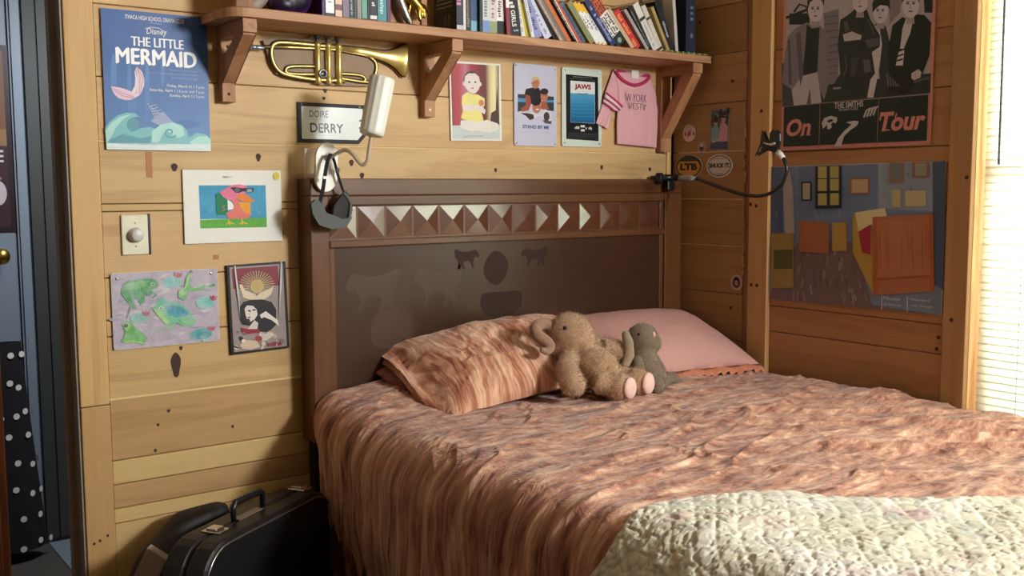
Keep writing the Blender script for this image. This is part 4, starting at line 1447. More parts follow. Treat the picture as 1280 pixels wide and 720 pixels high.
for a, b, h, cov, sp_, lab in [
    (402, 406, .19, (74, 40, 100), None, 'thin purple book beside the white boxed one'),
    (406.5, 417, .20, (34, 32, 36), bands((.08, .93, (232, 232, 232)), txt=(150, 150, 156), seed=41, tw=.4, span=(.15, .8)), 'white spined book with dark edges beside the purple one'),
    (417.5, 427, .20, (44, 34, 32), bands((.0, .62, (40, 34, 34)), (.66, .98, (222, 184, 160)), (.80, .88, (110, 60, 44))), 'dark book with a peach panel at the spine foot'),
    (427.5, 435, .19, (132, 116, 132), None, 'dusky mauve book beside the peach footed one'),
    (435.5, 440.5, .19, (40, 52, 66), bands(txt=(150, 160, 170), seed=43, tw=.5), 'thin dark blue book with grey lettering'),
    (441, 444.5, .19, (58, 62, 66), None, 'thin charcoal book right of the dark blue one'),
    (445, 450, .19, (150, 146, 130), bands((.0, .6, (70, 74, 74))), 'thin grey and cream book'),
    (450.5, 457.5, .19, (34, 66, 66), bands((.6, .95, (90, 150, 130)), txt=(180, 190, 180), seed=44, tw=.5, span=(.3, .55)), 'dark green book with a pale green lower spine'),
    (458, 460, .185, (30, 40, 46), None, 'very thin black book beside the green ones'),
    (460.5, 470, .20, (22, 22, 26), bands((.9, .95, (220, 220, 214)), txt=(222, 222, 222), seed=45, tw=.45, span=(.1, .8)), 'black book with white lettering, left of the teal one'),
    (470.5, 482, .20, (66, 142, 150), bands(txt=(180, 214, 216), seed=46, tw=.4, span=(.2, .85)), 'teal book with pale lettering'),
    (482.5, 487, .20, (96, 40, 84), None, 'plum coloured book at the end of the left row'),
]:
    x0, t = lb(a, b)
    book(x0, t * .97, h, 0.12, 0, cov, lab, yf=YL, spine=sp_, group=G2)
# purple black bag, grey cushiony case, wooden block, cubby box, gold figurine
bg = thing('velvet_bag', 'black pouch with a purple sheen lying beside the left row of books', 'bag', (-1.61, -0.1, SZ))
bm_ = NT('purple_black'); bm_.set(Base_Color=lin((26, 16, 34)), Roughness=0.4, Sheen_Weight=0.6, Sheen_Tint=lin((150, 60, 200)))
me = blob([('e', (-1.60, -0.105, SZ + 0.055), (0.062, 0.055, 0.055)), ('e', (-1.565, -0.10, SZ + 0.09), (0.03, 0.04, 0.05)), ('e', (-1.63, -0.12, SZ + .03), (.04, .04, .03))], 0.006, 4)
me.materials.append(bm_.m); o = bpy.data.objects.new('pouch', me); link(o, bg)
MB().tube([(-1.66, -0.155, SZ + 0.003), (-1.60, -0.166, SZ + 0.004), (-1.545, -0.158, SZ + 0.003)], 0.0028, 6).build('trim', plain('purple_trim', lin((110, 50, 150)), 0.3), bg, smooth=True)
cs = thing('grey_case', 'soft grey beige case on the shelf, left of the black pouch', 'case', (-1.70, -0.08, SZ))
me = blob([('t', [(-1.71, -0.11, SZ + .02), (-1.66, -0.10, SZ + 0.075), (-1.63, -0.08, SZ + .13)], [0.02, 0.03, 0.035])], 0.006, 3)
me.materials.append(plain('grey_beige', lin((150, 132, 120)), 0.6)); o = bpy.data.objects.new('shell', me); link(o, cs)
bkk = thing('wood_block', 'brown wooden block standing at the left end of the shelf', 'block', (-1.735, -0.1, SZ))
MB().box((-1.775, -0.155, SZ), (-1.725, -0.06, SZ + 0.14)).build('block', M_shelf_z, bkk, bevel=0.003, color=(.75, .65, .55))
cu = thing('wooden_cubby', 'small open wooden box on the shelf behind the gold figurine', 'box', (-1.21, -0.08, SZ))
cm = MB().box((-1.30, -0.13, SZ), (-1.20, -0.02, SZ + 0.19)).box((-1.199, -0.142, SZ), (-1.178, -0.02, SZ + 0.19))
for z in (SZ + 0.005, SZ + 0.066, SZ + .127):
    MB().box((-1.302, -0.137, z), (-1.2005, -0.13, z + 0.058)).build('panel', M_shelf, cu, bevel=0.002, color=(.95, .85, .7))
cm.build('carcass', M_shelf, cu, bevel=0.002, color=(.85, .75, .62))
mat_ = thing('shelf_mat', 'thin black mat lying under the gold figurine', 'mat', (-1.25, -0.15, SZ))
MB().box((-1.318, -0.192, SZ), (-1.195, -0.139, SZ + 0.003)).build('mat', M_blackc, mat_)
M_gold = plain('gold_metal', lin((196, 156, 76)), 0.25, 1.0, nz=0.2)
gf = thing('gold_figurine', 'shiny gold and silver animal figurine on the black mat', 'figurine', (-1.26, -0.16, SZ + .003))
z0 = SZ + 0.003
me = blob([('t', [(-1.300, -0.165, z0 + 0.10), (-1.285, -0.165, z0 + 0.065), (-1.262, -0.165, z0 + 0.02), (-1.252, -0.165, z0 + 0.006)], [0.014, 0.015, 0.012, 0.009])], 0.004, 3)
me.materials.append(plain('pewter', lin((190, 180, 176)), 0.3, 0.9)); o = bpy.data.objects.new('tail', me); link(o, gf)
me = blob([('t', [(-1.285, -0.165, z0 + 0.12), (-1.255, -0.165, z0 + 0.085), (-1.225, -0.168, z0 + 0.055), (-1.205, -0.168, z0 + 0.045)], [0.022, 0.020, 0.016, 0.010]),
           ('t', [(-1.232, -0.168, z0 + .06), (-1.224, -0.170, z0 + 0.03), (-1.222, -0.171, z0 + .02)], [0.012, 0.008, 0.007]), ('t', [(-1.215, -0.168, z0 + .05), (-1.206, -0.170, z0 + 0.03)], [0.010, 0.007]),
           ('e', (-1.21, -0.168, z0 + 0.055), (0.013, 0.011, 0.01))], 0.0035, 2)
me.materials.append(M_gold); o = bpy.data.objects.new('body', me); link(o, gf)
MB().tube([(-1.285, -0.165, z0 + .11), (-1.25, -0.164, z0 + 0.06), (-1.26, -0.164, z0 + .0)], 0.004, 8).build('support', M_gold, gf, smooth=True)
# ------------------------------------------------------------------ things hung on the back wall
# theatre poster
p = thing('theatre_poster', 'blue theatre poster with a pink mermaid tail above curling teal waves', 'poster', (-1.938, -0.004, 1.444))
W, H = 0.276, 0.36
xf = on_back(-2.076, 1.8045, -0.0062)
sheet_obj('paper', W, H, xf, M_paper, p)
A = Art(W, H, [(52, 37), (527, 83), (547, 683), (78, 668)])
A.grad([(52, 37), (527, 83), (547, 683), (78, 668)], [(0, (44, 88, 152)), (.35, (48, 92, 156)), (.7, (70, 112, 170)), (1, (96, 140, 186))])
for (x, y, w, h) in [(110, 330, 14, 90), (180, 400, 10, 120), (260, 420, 12, 140), (330, 330, 8, 60), (440, 560, 60, 20), (200, 470, 10, 60), (470, 110, 30, 18)]:
    A.ell(x, y, w, h, (78, 122, 180) if w < 20 else (66, 106, 170))
A.text('ITHACA HIGH SCHOOL DRAMA CLUB', (160, 66), (426, 110), W_, .015)
A.text('Presents', (275, 101), (324, 113), (170, 190, 220))
A.text('Disney', (256, 126), (350, 170), W_, .01, shear=.15)
A.line([(250, 132), (275, 124), (310, 128), (345, 148)], 2.5, W_)
for k in (-1.6, 0, 1.6):
    A.text('THE LITTLE', (188 + k, 164), (423 + k, 224), (244, 244, 240))
    A.text('MERMAID', (120 + 2 * k, 212 - k), (481 + 2 * k, 308 - k), (248, 247, 242))
A.text('Music by Alan Menken', (362, 313), (487, 330), (150, 176, 214))
A.text('Lyrics by Howard Ashman & Glenn Slater', (258, 322), (487, 347), (150, 176, 214))
A.text('Book by Doug Wright', (370, 346), (488, 365), (150, 176, 214))
A.text('Friday, March 31 | 7 p.m.', (349, 379), (519, 405), W_, .01)
A.text('Saturday, April 1 | 2 p.m. and 7 p.m.', (270, 396), (519, 427), W_, .01)
A.text('Sunday, April 2 | 2 p.m.', (361, 423), (520, 447), W_, .01)
for k in range(5):
    A.scribble((372 + 10 * (k % 2), 462 + 11 * k), (466, 467 + 11 * k), (150, 176, 210), 60 + k)
for k in range(2):
    A.scribble((410, 552 + 10 * k), (522, 557 + 10 * k), (130, 160, 200), 66 + k)
# the tail
A.poly([(213, 300), (236, 322), (246, 352), (246, 385), (236, 412), (222, 430), (205, 440), (180, 430), (192, 408), (204, 384), (206, 350), (203, 322)], (224, 206, 214))
A.poly([(97, 388), (128, 391), (160, 399), (188, 412), (210, 434), (188, 448), (160, 449), (130, 440), (110, 420)], (224, 190, 204))
for q in ([(214, 305), (228, 350), (222, 420)], [(216, 306), (240, 350), (228, 425)], [(208, 310), (219, 360), (208, 425)], [(104, 394), (150, 418), (200, 436)], [(110, 405), (150, 430), (195, 440)]):
    A.line(q, 4, (200, 140, 168))
A.line([(204, 410), (216, 390), (217, 340)], 3, (236, 226, 226))
for k in range(7):
    A.line([(262 + 14 * k, 462 + 12 * k), (300 + 12 * k, 545)], 2.5, (176, 190, 216))
    A.line([(268 + 5 * k, 480 + 11 * k), (300 + 11 * k, 470 + 12 * k)], 2.5, (190, 190, 212))
A.poly([(270, 545), (330, 500), (375, 550), (340, 575)], (150, 160, 196))
# waves
teal, tl2, tl3 = (120, 184, 186), (168, 214, 206), (84, 150, 164)
A.poly([(70, 575), (90, 545), (125, 518), (165, 505), (205, 508), (228, 528), (215, 524), (190, 528), (172, 545), (170, 570), (190, 590), (230, 575), (270, 570), (300, 580), (330, 560), (375, 552), (415, 562), (440, 590), (445, 620), (480, 600), (520, 606), (546, 625), (547, 660), (78, 650)], teal)
A.poly([(72, 585), (100, 548), (140, 522), (190, 512), (150, 535), (120, 570), (100, 610), (76, 640)], tl2)
A.ell(195, 560, 28, 30, tl3)
A.poly([(280, 590), (320, 560), (375, 550), (420, 572), (428, 610), (400, 622), (375, 610), (352, 590), (330, 600), (310, 640), (280, 640)], tl2)
A.line([(362 + (30 - 1.6 * k) * math.cos(0.5 + k * .45), 596 + (26 - 1.4 * k) * math.sin(0.5 + k * .45)) for k in range(17)], 7, tl3)
A.poly([(450, 640), (490, 615), (530, 615), (546, 632), (546, 655), (460, 655)], tl2)
A.poly([(90, 625), (150, 600), (230, 620), (280, 610), (270, 650), (90, 648)], tl3)
A.poly([(76, 640), (545, 652), (547, 683), (78, 668)], (214, 224, 222))
A.scribble((130, 646), (340, 650), (120, 130, 150), 70); A.scribble((350, 652), (480, 657), (120, 130, 150), 71)
A.scribble((90, 660), (240, 664), (110, 120, 140), 72); A.scribble((260, 664), (400, 669), (110, 120, 140), 73); A.scribble((420, 668), (520, 673), (110, 120, 140), 74)
A.build('print', xf, M_print, p)

# child's drawing of a pink duck
p = thing('duck_drawing', 'childs drawing of a pink duck in sunglasses on white paper', 'drawing', (-1.737, -0.004, 1.19))
W, H = 0.284, 0.202
xf = on_back(-1.880, 1.3935, -0.006)
sheet_obj('paper', W, H, xf, M_paper, p, t=0.004)
A = Art(W, H, [(115, 72), (850, 85), (848, 618), (108, 632)])
A.grad([(230, 190), (732, 195), (732, 445), (230, 445)], [(0, (58, 146, 186)), (.5, (70, 158, 196)), (1, (64, 150, 188))])
for k in range(26):
    rr2 = random.Random(k); x = rr2.uniform(245, 700); y = rr2.uniform(205, 400)
    A.line([(x, y), (x + rr2.uniform(-6, 6), y + rr2.uniform(20, 50))], rr2.uniform(4, 9), (86, 170, 204))
A.poly([(228, 450), (732, 440), (730, 512), (230, 514)], (92, 168, 62))
for k in range(24):
    x = 240 + 20 * k
    A.line([(x, 500), (x + 6, 470 + 8 * (k % 3))], 4, (130, 190, 70))
A.poly([(352, 258), (380, 245), (440, 300), (438, 400), (425, 415), (354, 415)], (20, 122, 84))
A.poly([(440, 300), (470, 318), (486, 345), (480, 372), (440, 378)], (240, 240, 236))
A.poly([(385, 245), (420, 222), (470, 192), (530, 186), (585, 196), (600, 230), (560, 262), (520, 280), (500, 310), (450, 304), (410, 280)], (222, 116, 150))
A.poly([(470, 300), (520, 300), (530, 320), (545, 370), (612, 415), (590, 445), (440, 445), (425, 400), (475, 380), (490, 345)], (222, 116, 104))
A.poly([(525, 320), (612, 322), (612, 415), (570, 402), (540, 370)], (232, 158, 44))
A.poly([(495, 290), (520, 268), (570, 258), (600, 270), (620, 300), (655, 305), (620, 322), (560, 316)], (230, 128, 40))
A.poly([(460, 212), (500, 206), (550, 215), (600, 214), (640, 215), (640, 240), (610, 255), (580, 240), (550, 240), (530, 250), (500, 248), (480, 225)], (34, 34, 42))
A.ell(515, 228, 22, 15, (90, 96, 104)); A.ell(608, 234, 22, 14, (150, 166, 174))
A.line([(415, 340), (400, 360), (425, 372), (395, 385)], 6, (190, 90, 110))
for x in (440, 540):
    A.line([(x, 445), (x + 5, 470)], 9, (226, 190, 60)); A.line([(x - 18, 490), (x + 5, 470), (x + 44, 486)], 9, (226, 190, 60)); A.line([(x + 5, 470), (x + 8, 492)], 8, (226, 190, 60))
A.ell(815, 128, 24, 31, (222, 204, 74))
A.scribble((415, 122), (478, 134), (150, 152, 150), 5)
A.build('print', xf, printed('marker_pen', 0.6, 0.12, 60.0), p)

# frog watercolour
p = thing('frog_painting', 'watercolour of green frogs and teal lily pads on lilac ground', 'painting', (-1.937, -0.004, 0.917))
W, H = 0.287, 0.204
xf = on_back(-2.079, 1.121, -0.006, 0)
sheet_obj('paper', W, H, xf, M_paper, p, t=0.003, r=0.008)
A = Art(W, H, [(42, 110), (748, 72), (772, 562), (66, 634)])
A.sheet((176, 162, 178), 0.0006)
for k in range(46):
    r2 = random.Random(100 + k); x, y = r2.uniform(70, 700), r2.uniform(110, 560)
    A.ell(x, y, r2.uniform(20, 60), r2.uniform(4, 12), r2.choice([(150, 140, 162), (190, 178, 190), (160, 152, 170), (198, 188, 196)]), r2.uniform(-25, 10))


def pad(x, y, a, b, c, fl=None):
    A.ell(x, y, a, b, (150, 186, 178), -8); A.ell(x, y, a * .92, b * .9, c, -8); A.line([(x, y), (x + a * .5, y - b * .5)], 3, (70, 140, 140))
    if fl:
        fx, fy = fl
        A.poly([(fx - 28, fy - 14), (fx - 12, fy - 8), (fx, fy - 18), (fx + 12, fy - 8), (fx + 28, fy - 14), (fx + 20, fy + 14), (fx, fy + 22), (fx - 20, fy + 14)], (176, 72, 88))


pad(448, 168, 62, 38, (112, 186, 182), (488, 116)); pad(672, 304, 64, 44, (116, 190, 184), (724, 270)); pad(232, 408, 60, 34, (120, 182, 172), (276, 378)); pad(648, 518, 80, 42, (60, 146, 152), (712, 478))
g1, g2, g3 = (66, 148, 84), (104, 176, 98), (150, 200, 110)
A.poly([(120, 190), (150, 160), (220, 150), (300, 140), (345, 155), (365, 185), (350, 210), (310, 215), (330, 240), (290, 262), (262, 240), (270, 300), (240, 322), (222, 280), (190, 290), (220, 350), (195, 345), (150, 300), (108, 240)], g1)
A.poly([(150, 175), (230, 160), (300, 160), (270, 200), (200, 215), (140, 220)], g2)
A.ell(318, 180, 14, 11, (170, 200, 150)); A.ell(320, 181, 6, 6, (20, 24, 20))
A.line([(190, 290), (160, 380), (150, 410)], 12, (110, 140, 120)); A.line([(330, 240), (345, 250), (320, 275)], 9, g1)
A.poly([(320, 345), (345, 305), (365, 280), (390, 270), (410, 292), (470, 300), (540, 330), (582, 385), (610, 425), (590, 462), (520, 465), (480, 435), (440, 470), (400, 440), (360, 400)], (112, 186, 150))
A.poly([(400, 330), (450, 318), (520, 335), (560, 375), (540, 400), (480, 405), (430, 390)], (52, 150, 168))
A.poly([(490, 420), (540, 400), (600, 420), (588, 458), (520, 464)], (100, 184, 110)); A.poly([(322, 345), (360, 350), (400, 400), (440, 440), (410, 455), (360, 400)], g3)
A.ell(377, 342, 13, 10, (220, 226, 200)); A.ell(378, 343, 7, 6, (24, 28, 24))
A.line([(440, 470), (350, 500)], 14, (150, 180, 140)); A.line([(480, 455), (430, 500)], 12, (150, 180, 140))
A.poly([(112, 450), (150, 430), (185, 440), (210, 480), (260, 510), (290, 550), (270, 580), (200, 565), (160, 580), (110, 570), (130, 540), (140, 500)], g2)
A.poly([(120, 455), (160, 440), (180, 470), (150, 500)], g3); A.ell(142, 462, 16, 13, (40, 60, 40)); A.line([(130, 575), (190, 570), (270, 585)], 14, g3)
A.poly([(540, 130), (575, 100), (560, 180), (600, 205), (650, 190), (670, 170), (660, 215), (600, 225), (560, 225), (545, 270), (530, 290), (490, 270), (490, 220), (530, 200)], g2)
A.line([(560, 110), (545, 190), (500, 240)], 14, g3); A.line([(590, 215), (660, 195), (730, 190)], 10, g2); A.ell(575, 96, 9, 9, (60, 80, 50)); A.ell(722, 184, 10, 8, g1)
A.ell(520, 240, 16, 12, g3); A.ell(655, 565, 8, 6, (60, 110, 110))
A.build('print', xf, M_wash, p)
for u, v in ((0.014, 0.014), (0.268, 0.014)):
    pin(xf, u, v, M_chrome, p)

# poster of a singer in a glossy wrap
p = thing('singer_poster', 'small poster of a dark haired woman under a gold halo, in glossy wrap', 'poster', (-1.675, -0.006, 0.875))
W, H = 0.176, 0.254
xf = on_back(-1.766, 1.1275, -0.010, 1.2)
sheet_obj('board', W, H, xf, M_black, p, t=0.009)
A = Art(W, H, [(805, 62), (1190, 35), (1222, 606), (828, 658)])
A.poly([(822, 74), (1172, 50), (1205, 595), (845, 640)], (150, 136, 132))
A.poly([(836, 84), (1140, 64), (1150, 190), (845, 215)], (130, 38, 58))
cx, cy = 1002, 195
for k in range(44):
    a = math.radians(160 + 220 * k / 43)
    A.line([(cx + 48 * math.cos(a), cy + 46 * math.sin(a)), (cx + 118 * math.cos(a), cy + 100 * math.sin(a))], 4, (196, 176, 130) if k % 2 else (120, 86, 74))
A.ell(cx, cy, 46, 44, (196, 168, 110)); A.ell(cx, cy, 34, 33, (176, 146, 90)); A.ell(cx, cy, 33, 32, (190, 160, 100))
A.poly([(960, 285), (910, 270), (885, 190), (900, 182), (925, 225), (985, 245), (1000, 262), (1020, 240), (1090, 210), (1115, 190), (1095, 250), (1045, 285), (1000, 290)], (214, 196, 164))
A.poly([(890, 330), (910, 300), (960, 285), (1040, 282), (1100, 300), (1130, 350), (1130, 450), (1080, 500), (1010, 500), (1000, 440), (960, 460), (900, 450), (880, 390)], (20, 17, 20))
A.poly([(918, 345), (935, 322), (975, 325), (1000, 350), (1005, 385), (985, 415), (955, 432), (935, 415), (925, 385)], (216, 206, 200))
A.ell(950, 358, 12, 5, (24, 20, 22), 10); A.ell(982, 352, 12, 5, (24, 20, 22), -5); A.ell(948, 402, 10, 5, (120, 30, 40)); A.line([(960, 360), (948, 385), (956, 388)], 3, (150, 130, 126))
A.poly([(985, 420), (1010, 440), (1000, 500), (940, 480), (960, 450)], (206, 196, 190))
A.poly([(1020, 385), (1060, 360), (1080, 375), (1140, 420), (1150, 460), (1100, 420), (1050, 400), (1030, 410)], (222, 212, 206))
A.poly([(890, 470), (940, 480), (1020, 480), (1020, 505), (930, 515), (895, 500)], (140, 28, 52))
for k in range(26):
    r2 = random.Random(300 + k); x, y = r2.uniform(850, 1180), r2.uniform(500, 610) - r2.choice([0, 0, 90]) * (r2.random() > .7)
    A.ell(x, y, r2.uniform(8, 22), r2.uniform(6, 16), r2.choice([(206, 190, 170), (40, 34, 36), (190, 160, 140), (120, 110, 108), (222, 212, 200)]), r2.uniform(0, 90))
A.poly([(880, 590), (930, 555), (1000, 560), (1020, 600), (960, 620), (900, 615)], (206, 184, 156)); A.poly([(1010, 520), (1100, 500), (1120, 520), (1060, 560), (1020, 560)], (196, 188, 180))
A.ell(1012, 545, 24, 20, (160, 50, 48)); A.scribble((1070, 570), (1180, 586), (150, 50, 60), 9)
A.build('print', xf, M_print, p)
for (u0, v0, u1, v1) in ((0.022, 0.002, 0.03, 0.15), (0.162, 0.0, 0.146, 0.17)):
    MB().tube([xf(u0, v0, 0.001), xf((u0 + u1) / 2, (v0 + v1) / 2, 0.003), xf(u1, v1, 0.001)], [0.003, 0.0035, 0.001], 6).build('wrap_fold', plain('clear_wrap', lin((214, 212, 212)), 0.15), p, smooth=True)

# light switch
p = thing('light_switch', 'ivory rotary dimmer switch plate with a round knob on the pine wall', 'switch', (-2.012, 0, 1.168))
MB().box((-1.9775, -0.001, 1.167), (-1.970, 0.0, 1.276)).build('wall_cut', M_black, p)
MB().box((-2.047, -0.006, 1.1675), (-1.9775, 0.0, 1.274)).build('plate', plain('ivory_plate', lin((226, 218, 190)), 0.4, nz=.04), p, bevel=0.003)
kb = MB().lathe([(0.020, 0), (0.020, 0.004), (0.0175, 0.006), (0.0165, 0.018), (0.014, 0.020), (0.002, 0.0205)], (-2.011, -0.006, 1.2205), (0, -1, 0), 24)
fix_normals(kb.build('knob', plain('knob_grey', lin((206, 204, 196)), 0.35), p, smooth=True))
for z in (1.252, 1.19):
    MB().lathe([(0.003, 0), (0.0025, 0.001)], (-2.0115, -0.006, z), (0, -1, 0), 8).build('screw', M_chrome, p)

# trumpet cut from board with raised tubes
tp = thing('trumpet_cutout', 'brass trumpet cutout with painted tubes mounted on the wall under the shelf', 'wall art', (-1.45, -0.012, 1.72))
M_tb = plain('trumpet_board', lin((150, 124, 100)), 0.7)
out = [(-1.641, -0.02, 1.757), (-1.61, -0.02, 1.768), (-1.5, -0.02, 1.773), (-1.489, -0.02, 1.788), (-1.412, -0.02, 1.787), (-1.4, -0.02, 1.767), (-1.326, -0.02, 1.759), (-1.28, -0.02, 1.734), (-1.281, -0.02, 1.679), (-1.309, -0.02, 1.647), (-1.472, -0.02, 1.642), (-1.492, -0.02, 1.653), (-1.603, -0.02, 1.666), (-1.624, -0.02, 1.71)]
MB().prism([(q[0], q[2]) for q in out], -0.012, -0.001, 'Y').build('board', M_tb, tp)
M_br = plain('painted_brass', lin((204, 178, 104)), 0.3, 0.55, nz=0.25, scale=40)
M_sil = plain('painted_silver', lin((150, 156, 160)), 0.3, 0.8)
M_ol = plain('dark_outline', lin((48, 34, 20)), 0.6)


def tbx(pts, r, nm='tube', m=None, outline=True):
    q = [(a[0], -0.014, a[2]) for a in pts]
    o = MB().tube(q, r, 10).build(nm, m or M_br, tp, smooth=True)
    if outline:
        rs = r if isinstance(r, list) else [r] * len(q)
        MB().tube([(a[0], -0.0115, a[2]) for a in q], [x + 0.0022 for x in rs], 8, flat=1.0).build('outline', M_ol, o, smooth=True)
    return o


tbx([(-1.639, -0.014, 1.739), (-1.555, -0.014, 1.744), (-1.415, -0.014, 1.748), (-1.323, -0.014, 1.739), (-1.296, -0.014, 1.734)], 0.0042, 'lead_pipe')
tbx(arc([(-1.304, -0.014, 1.735), (-1.285, -0.014, 1.72), (-1.283, -0.014, 1.696), (-1.3, -0.014, 1.665), (-1.333, -0.014, 1.66), (-1.417, -0.014, 1.667)]), 0.0045, 'tuning_slide')
tbx(arc([(-1.415, -0.014, 1.755), (-1.554, -0.014, 1.756), (-1.603, -0.014, 1.752), (-1.618, -0.014, 1.733), (-1.614, -0.014, 1.698), (-1.589, -0.014, 1.67), (-1.532, -0.014, 1.66), (-1.469, -0.014, 1.657), (-1.391, -0.014, 1.659)]), 0.0062, 'main_loop')
tbx(arc([(-1.481, -0.014, 1.695), (-1.556, -0.014, 1.69), (-1.576, -0.014, 1.68), (-1.564, -0.014, 1.669), (-1.482, -0.014, 1.672)]), 0.0042, 'slide')
tbx(arc([(-1.417, -0.014, 1.679), (-1.343, -0.014, 1.679), (-1.322, -0.014, 1.67), (-1.325, -0.014, 1.658)]), 0.0042, 'slide')
bp = [(-1.406, -0.016, 1.752), (-1.324, -0.016, 1.749), (-1.289, -0.016, 1.745), (-1.256, -0.016, 1.741), (-1.231, -0.016, 1.739), (-1.211, -0.016, 1.737), (-1.197, -0.016, 1.736), (-1.186, -0.016, 1.734), (-1.181, -0.016, 1.734)]
br_ = [0.0085, 0.0105, 0.0125, 0.016, 0.0225, 0.032, 0.042, 0.049, 0.050]
bo = MB().tube(bp, br_, 16, flat=0.38).build('bell', M_br, tp, smooth=True)
MB().tube([(a[0] + .0005, -0.0125, a[2]) for a in bp], [r + .003 for r in br_], 12, flat=0.12).build('outline', M_ol, bo, smooth=True)
mo = fix_normals(MB().lathe([(0.0155, 0), (0.016, 0.003), (0.010, 0.012), (0.006, 0.022), (0.007, 0.024), (0.007, 0.045), (0.005, 0.05)], (-1.69, -0.016, 1.735), (1, 0, 0), 16).build('mouthpiece', M_sil, tp, smooth=True))
for x in (397, 408, 419):
    a, b = (-1.477, -0.02, 1.759), (-1.48, -0.02, 1.649)
    X0 = a[0] + (x - 397) / 11 * 0.034
    o = MB().lathe([(0.0085, 0), (0.0105, 0.002), (0.0105, 0.02), (0.0095, 0.022), (0.0095, 0.105), (0.0108, 0.107), (0.0108, 0.118), (0.006, 0.121)], (X0, -0.016, b[2] - 0.004), (0, 0, 1), 14).build('valve', M_br, tp, smooth=True)
    MB().lathe([(0.004, 0), (0.004, 0.012), (0.0085, 0.013), (0.0085, 0.017), (0.003, 0.018)], (X0, -0.016, b[2] + 0.117), (0, 0, 1), 12).build('valve_button', M_sil, o)
c = (-1.466, -0.03, 1.674)
MB().lathe([(0.013, 0), (0.013, 0.006), (0.008, 0.006), (0.008, 0.002)], (c[0], -0.026, c[2]), (-0.2, -1, 0), 16).build('finger_ring', M_sil, tp, smooth=True)

# street style sign
p = thing('street_sign', 'white sign with black border and two lines of black capitals, behind the lamp', 'sign', (-1.43, -0.003, 1.475))
W, H = 0.222, 0.116
xf = on_back(-1.538, 1.591, -0.006)
pts = [(0, 0), (W, 0), (W, H * .78), (W - .025, H), (0, H)]
mb = MB(); n = len(pts)
mb.add([xf(u, v, 0) for u, v in pts] + [xf(u, v, -.004) for u, v in pts], [tuple(range(n)), tuple(range(2 * n - 1, n - 1, -1))] + [(i, n + i, n + (i + 1) % n, (i + 1) % n) for i in range(n)])
mb.build('plate', plain('matt_black', lin((20, 20, 22)), .65), p)
A = Art(W, H, [(36, 160), (314, 171), (316, 332), (44, 325)])
b_ = 0.011
A.raw([(b_, b_), (W - b_, b_), (W - b_, H * .74), (W - .03, H - b_), (b_, H - b_)], [(0, 1, 2, 3, 4)], lin((216, 220, 216)))
A.text('DOIRE', (84, 194), (160, 224), (30, 30, 32), .0)
A.text('DERRY', (88, 246), (222, 288), (22, 22, 24), .012)
A.text('3', (286, 232), (304, 272), (22, 22, 24), .012)
A.build('print', xf, M_gloss, p)
for u, v in ((.012, .006), (.20, .006)):
    pin(xf, u, v, M_chrome, p, 0.003)

# clip lamp on the headboard
M_lamp = plain('lamp_ivory', lin((232, 230, 214)), 0.4, nz=.03)
lp = thing('clip_lamp', 'white clip lamp with ribbed cylinder shade on a bent arm, over the headboard', 'lamp', (-1.497, -0.1, 1.402))
c = V((-1.5, -0.105, 1.402))
pl = MB()
n = 28
prof2 = []
for k in range(n):
    a = 2 * PI * k / n
    rx_, rz_ = 0.034, 0.066
    x = rx_ * math.cos(a) * (1 - 0.16 * math.cos(2 * a) * 0 - 0.22 * math.exp(-((math.sin(a)) / .35) ** 2) * 0.6)
    prof2.append((c.x + x + 0.004 * math.sin(a), c.z + rz_ * math.copysign(abs(math.sin(a)) ** .75, math.sin(a))))
pl.prism(prof2, -0.108, -0.098, 'Y')
pl.build('clip_front', M_white, lp, bevel=0.004, seg=3)
clr = NT('clear_plastic'); clr.set(Base_Color=(.85, .85, .85), Roughness=0.12, Alpha=0.35)
MB().box((c.x - 0.048, -0.066, c.z - 0.035), (c.x + 0.0, -0.060, c.z + 0.055)).build('clip_back', clr.m, lp, bevel=0.004)
MB().box((c.x - 0.02, -0.1, 1.372), (c.x + 0.02, -0.02, 1.384)).build('clip_jaw', M_white, lp, bevel=0.003)
aa = [(-1.497, -0.112, 1.431), (-1.496, -0.125, 1.429), (-1.484, -0.15, 1.442), (-1.471, -0.17, 1.449), (-1.462, -0.195, 1.436), (-1.453, -0.215, 1.413), (-1.446, -0.225, 1.407), (-1.438, -0.235, 1.418), (-1.437, -0.243, 1.446), (-1.433, -0.25, 1.486)]
MB().tube(arc(aa, 5), 0.0055, 10).build('arm', plain('arm_beige', lin((196, 182, 158)), 0.45), lp, smooth=True)
b0 = V((-1.432, -0.25, 1.488)); t0 = V((-1.394, -0.25, 1.647)); axl = (t0 - b0); L = axl.length; axl.normalize()
nseg = 72
e1 = Vector((0, -1, 0)); e1 = (e1 - axl * e1.dot(axl)).normalized(); e2 = axl.cross(e1)
pr_ = [(0.030, 0.0), (0.034, 0.003), (0.035, 0.012), (0.037, L - .012), (0.0365, L - .004), (0.033, L), (0.001, L + .001)]
P = np.zeros((len(pr_), nseg + 1, 3))
for i, (r, h) in enumerate(pr_):
    for k in range(nseg + 1):
        a = 2 * PI * k / nseg
        fl = 1.0 if i in (0, 1, 5, 6) else 1 - 0.055 * (0.5 + 0.5 * math.cos(12 * a)) ** 0.6
        P[i, k] = b0 + axl * h + e1 * (r * fl * math.cos(a)) + e2 * (r * fl * math.sin(a))
sh = fix_normals(MB().grid(P).build('lamp_shade', M_lamp, lp, smooth=True))
MB().lathe([(0.030, 0), (0.030, 0.002), (0.012, 0.002), (0.012, -0.004)], b0, axl, 24).build('shade_base', M_lamp, lp)

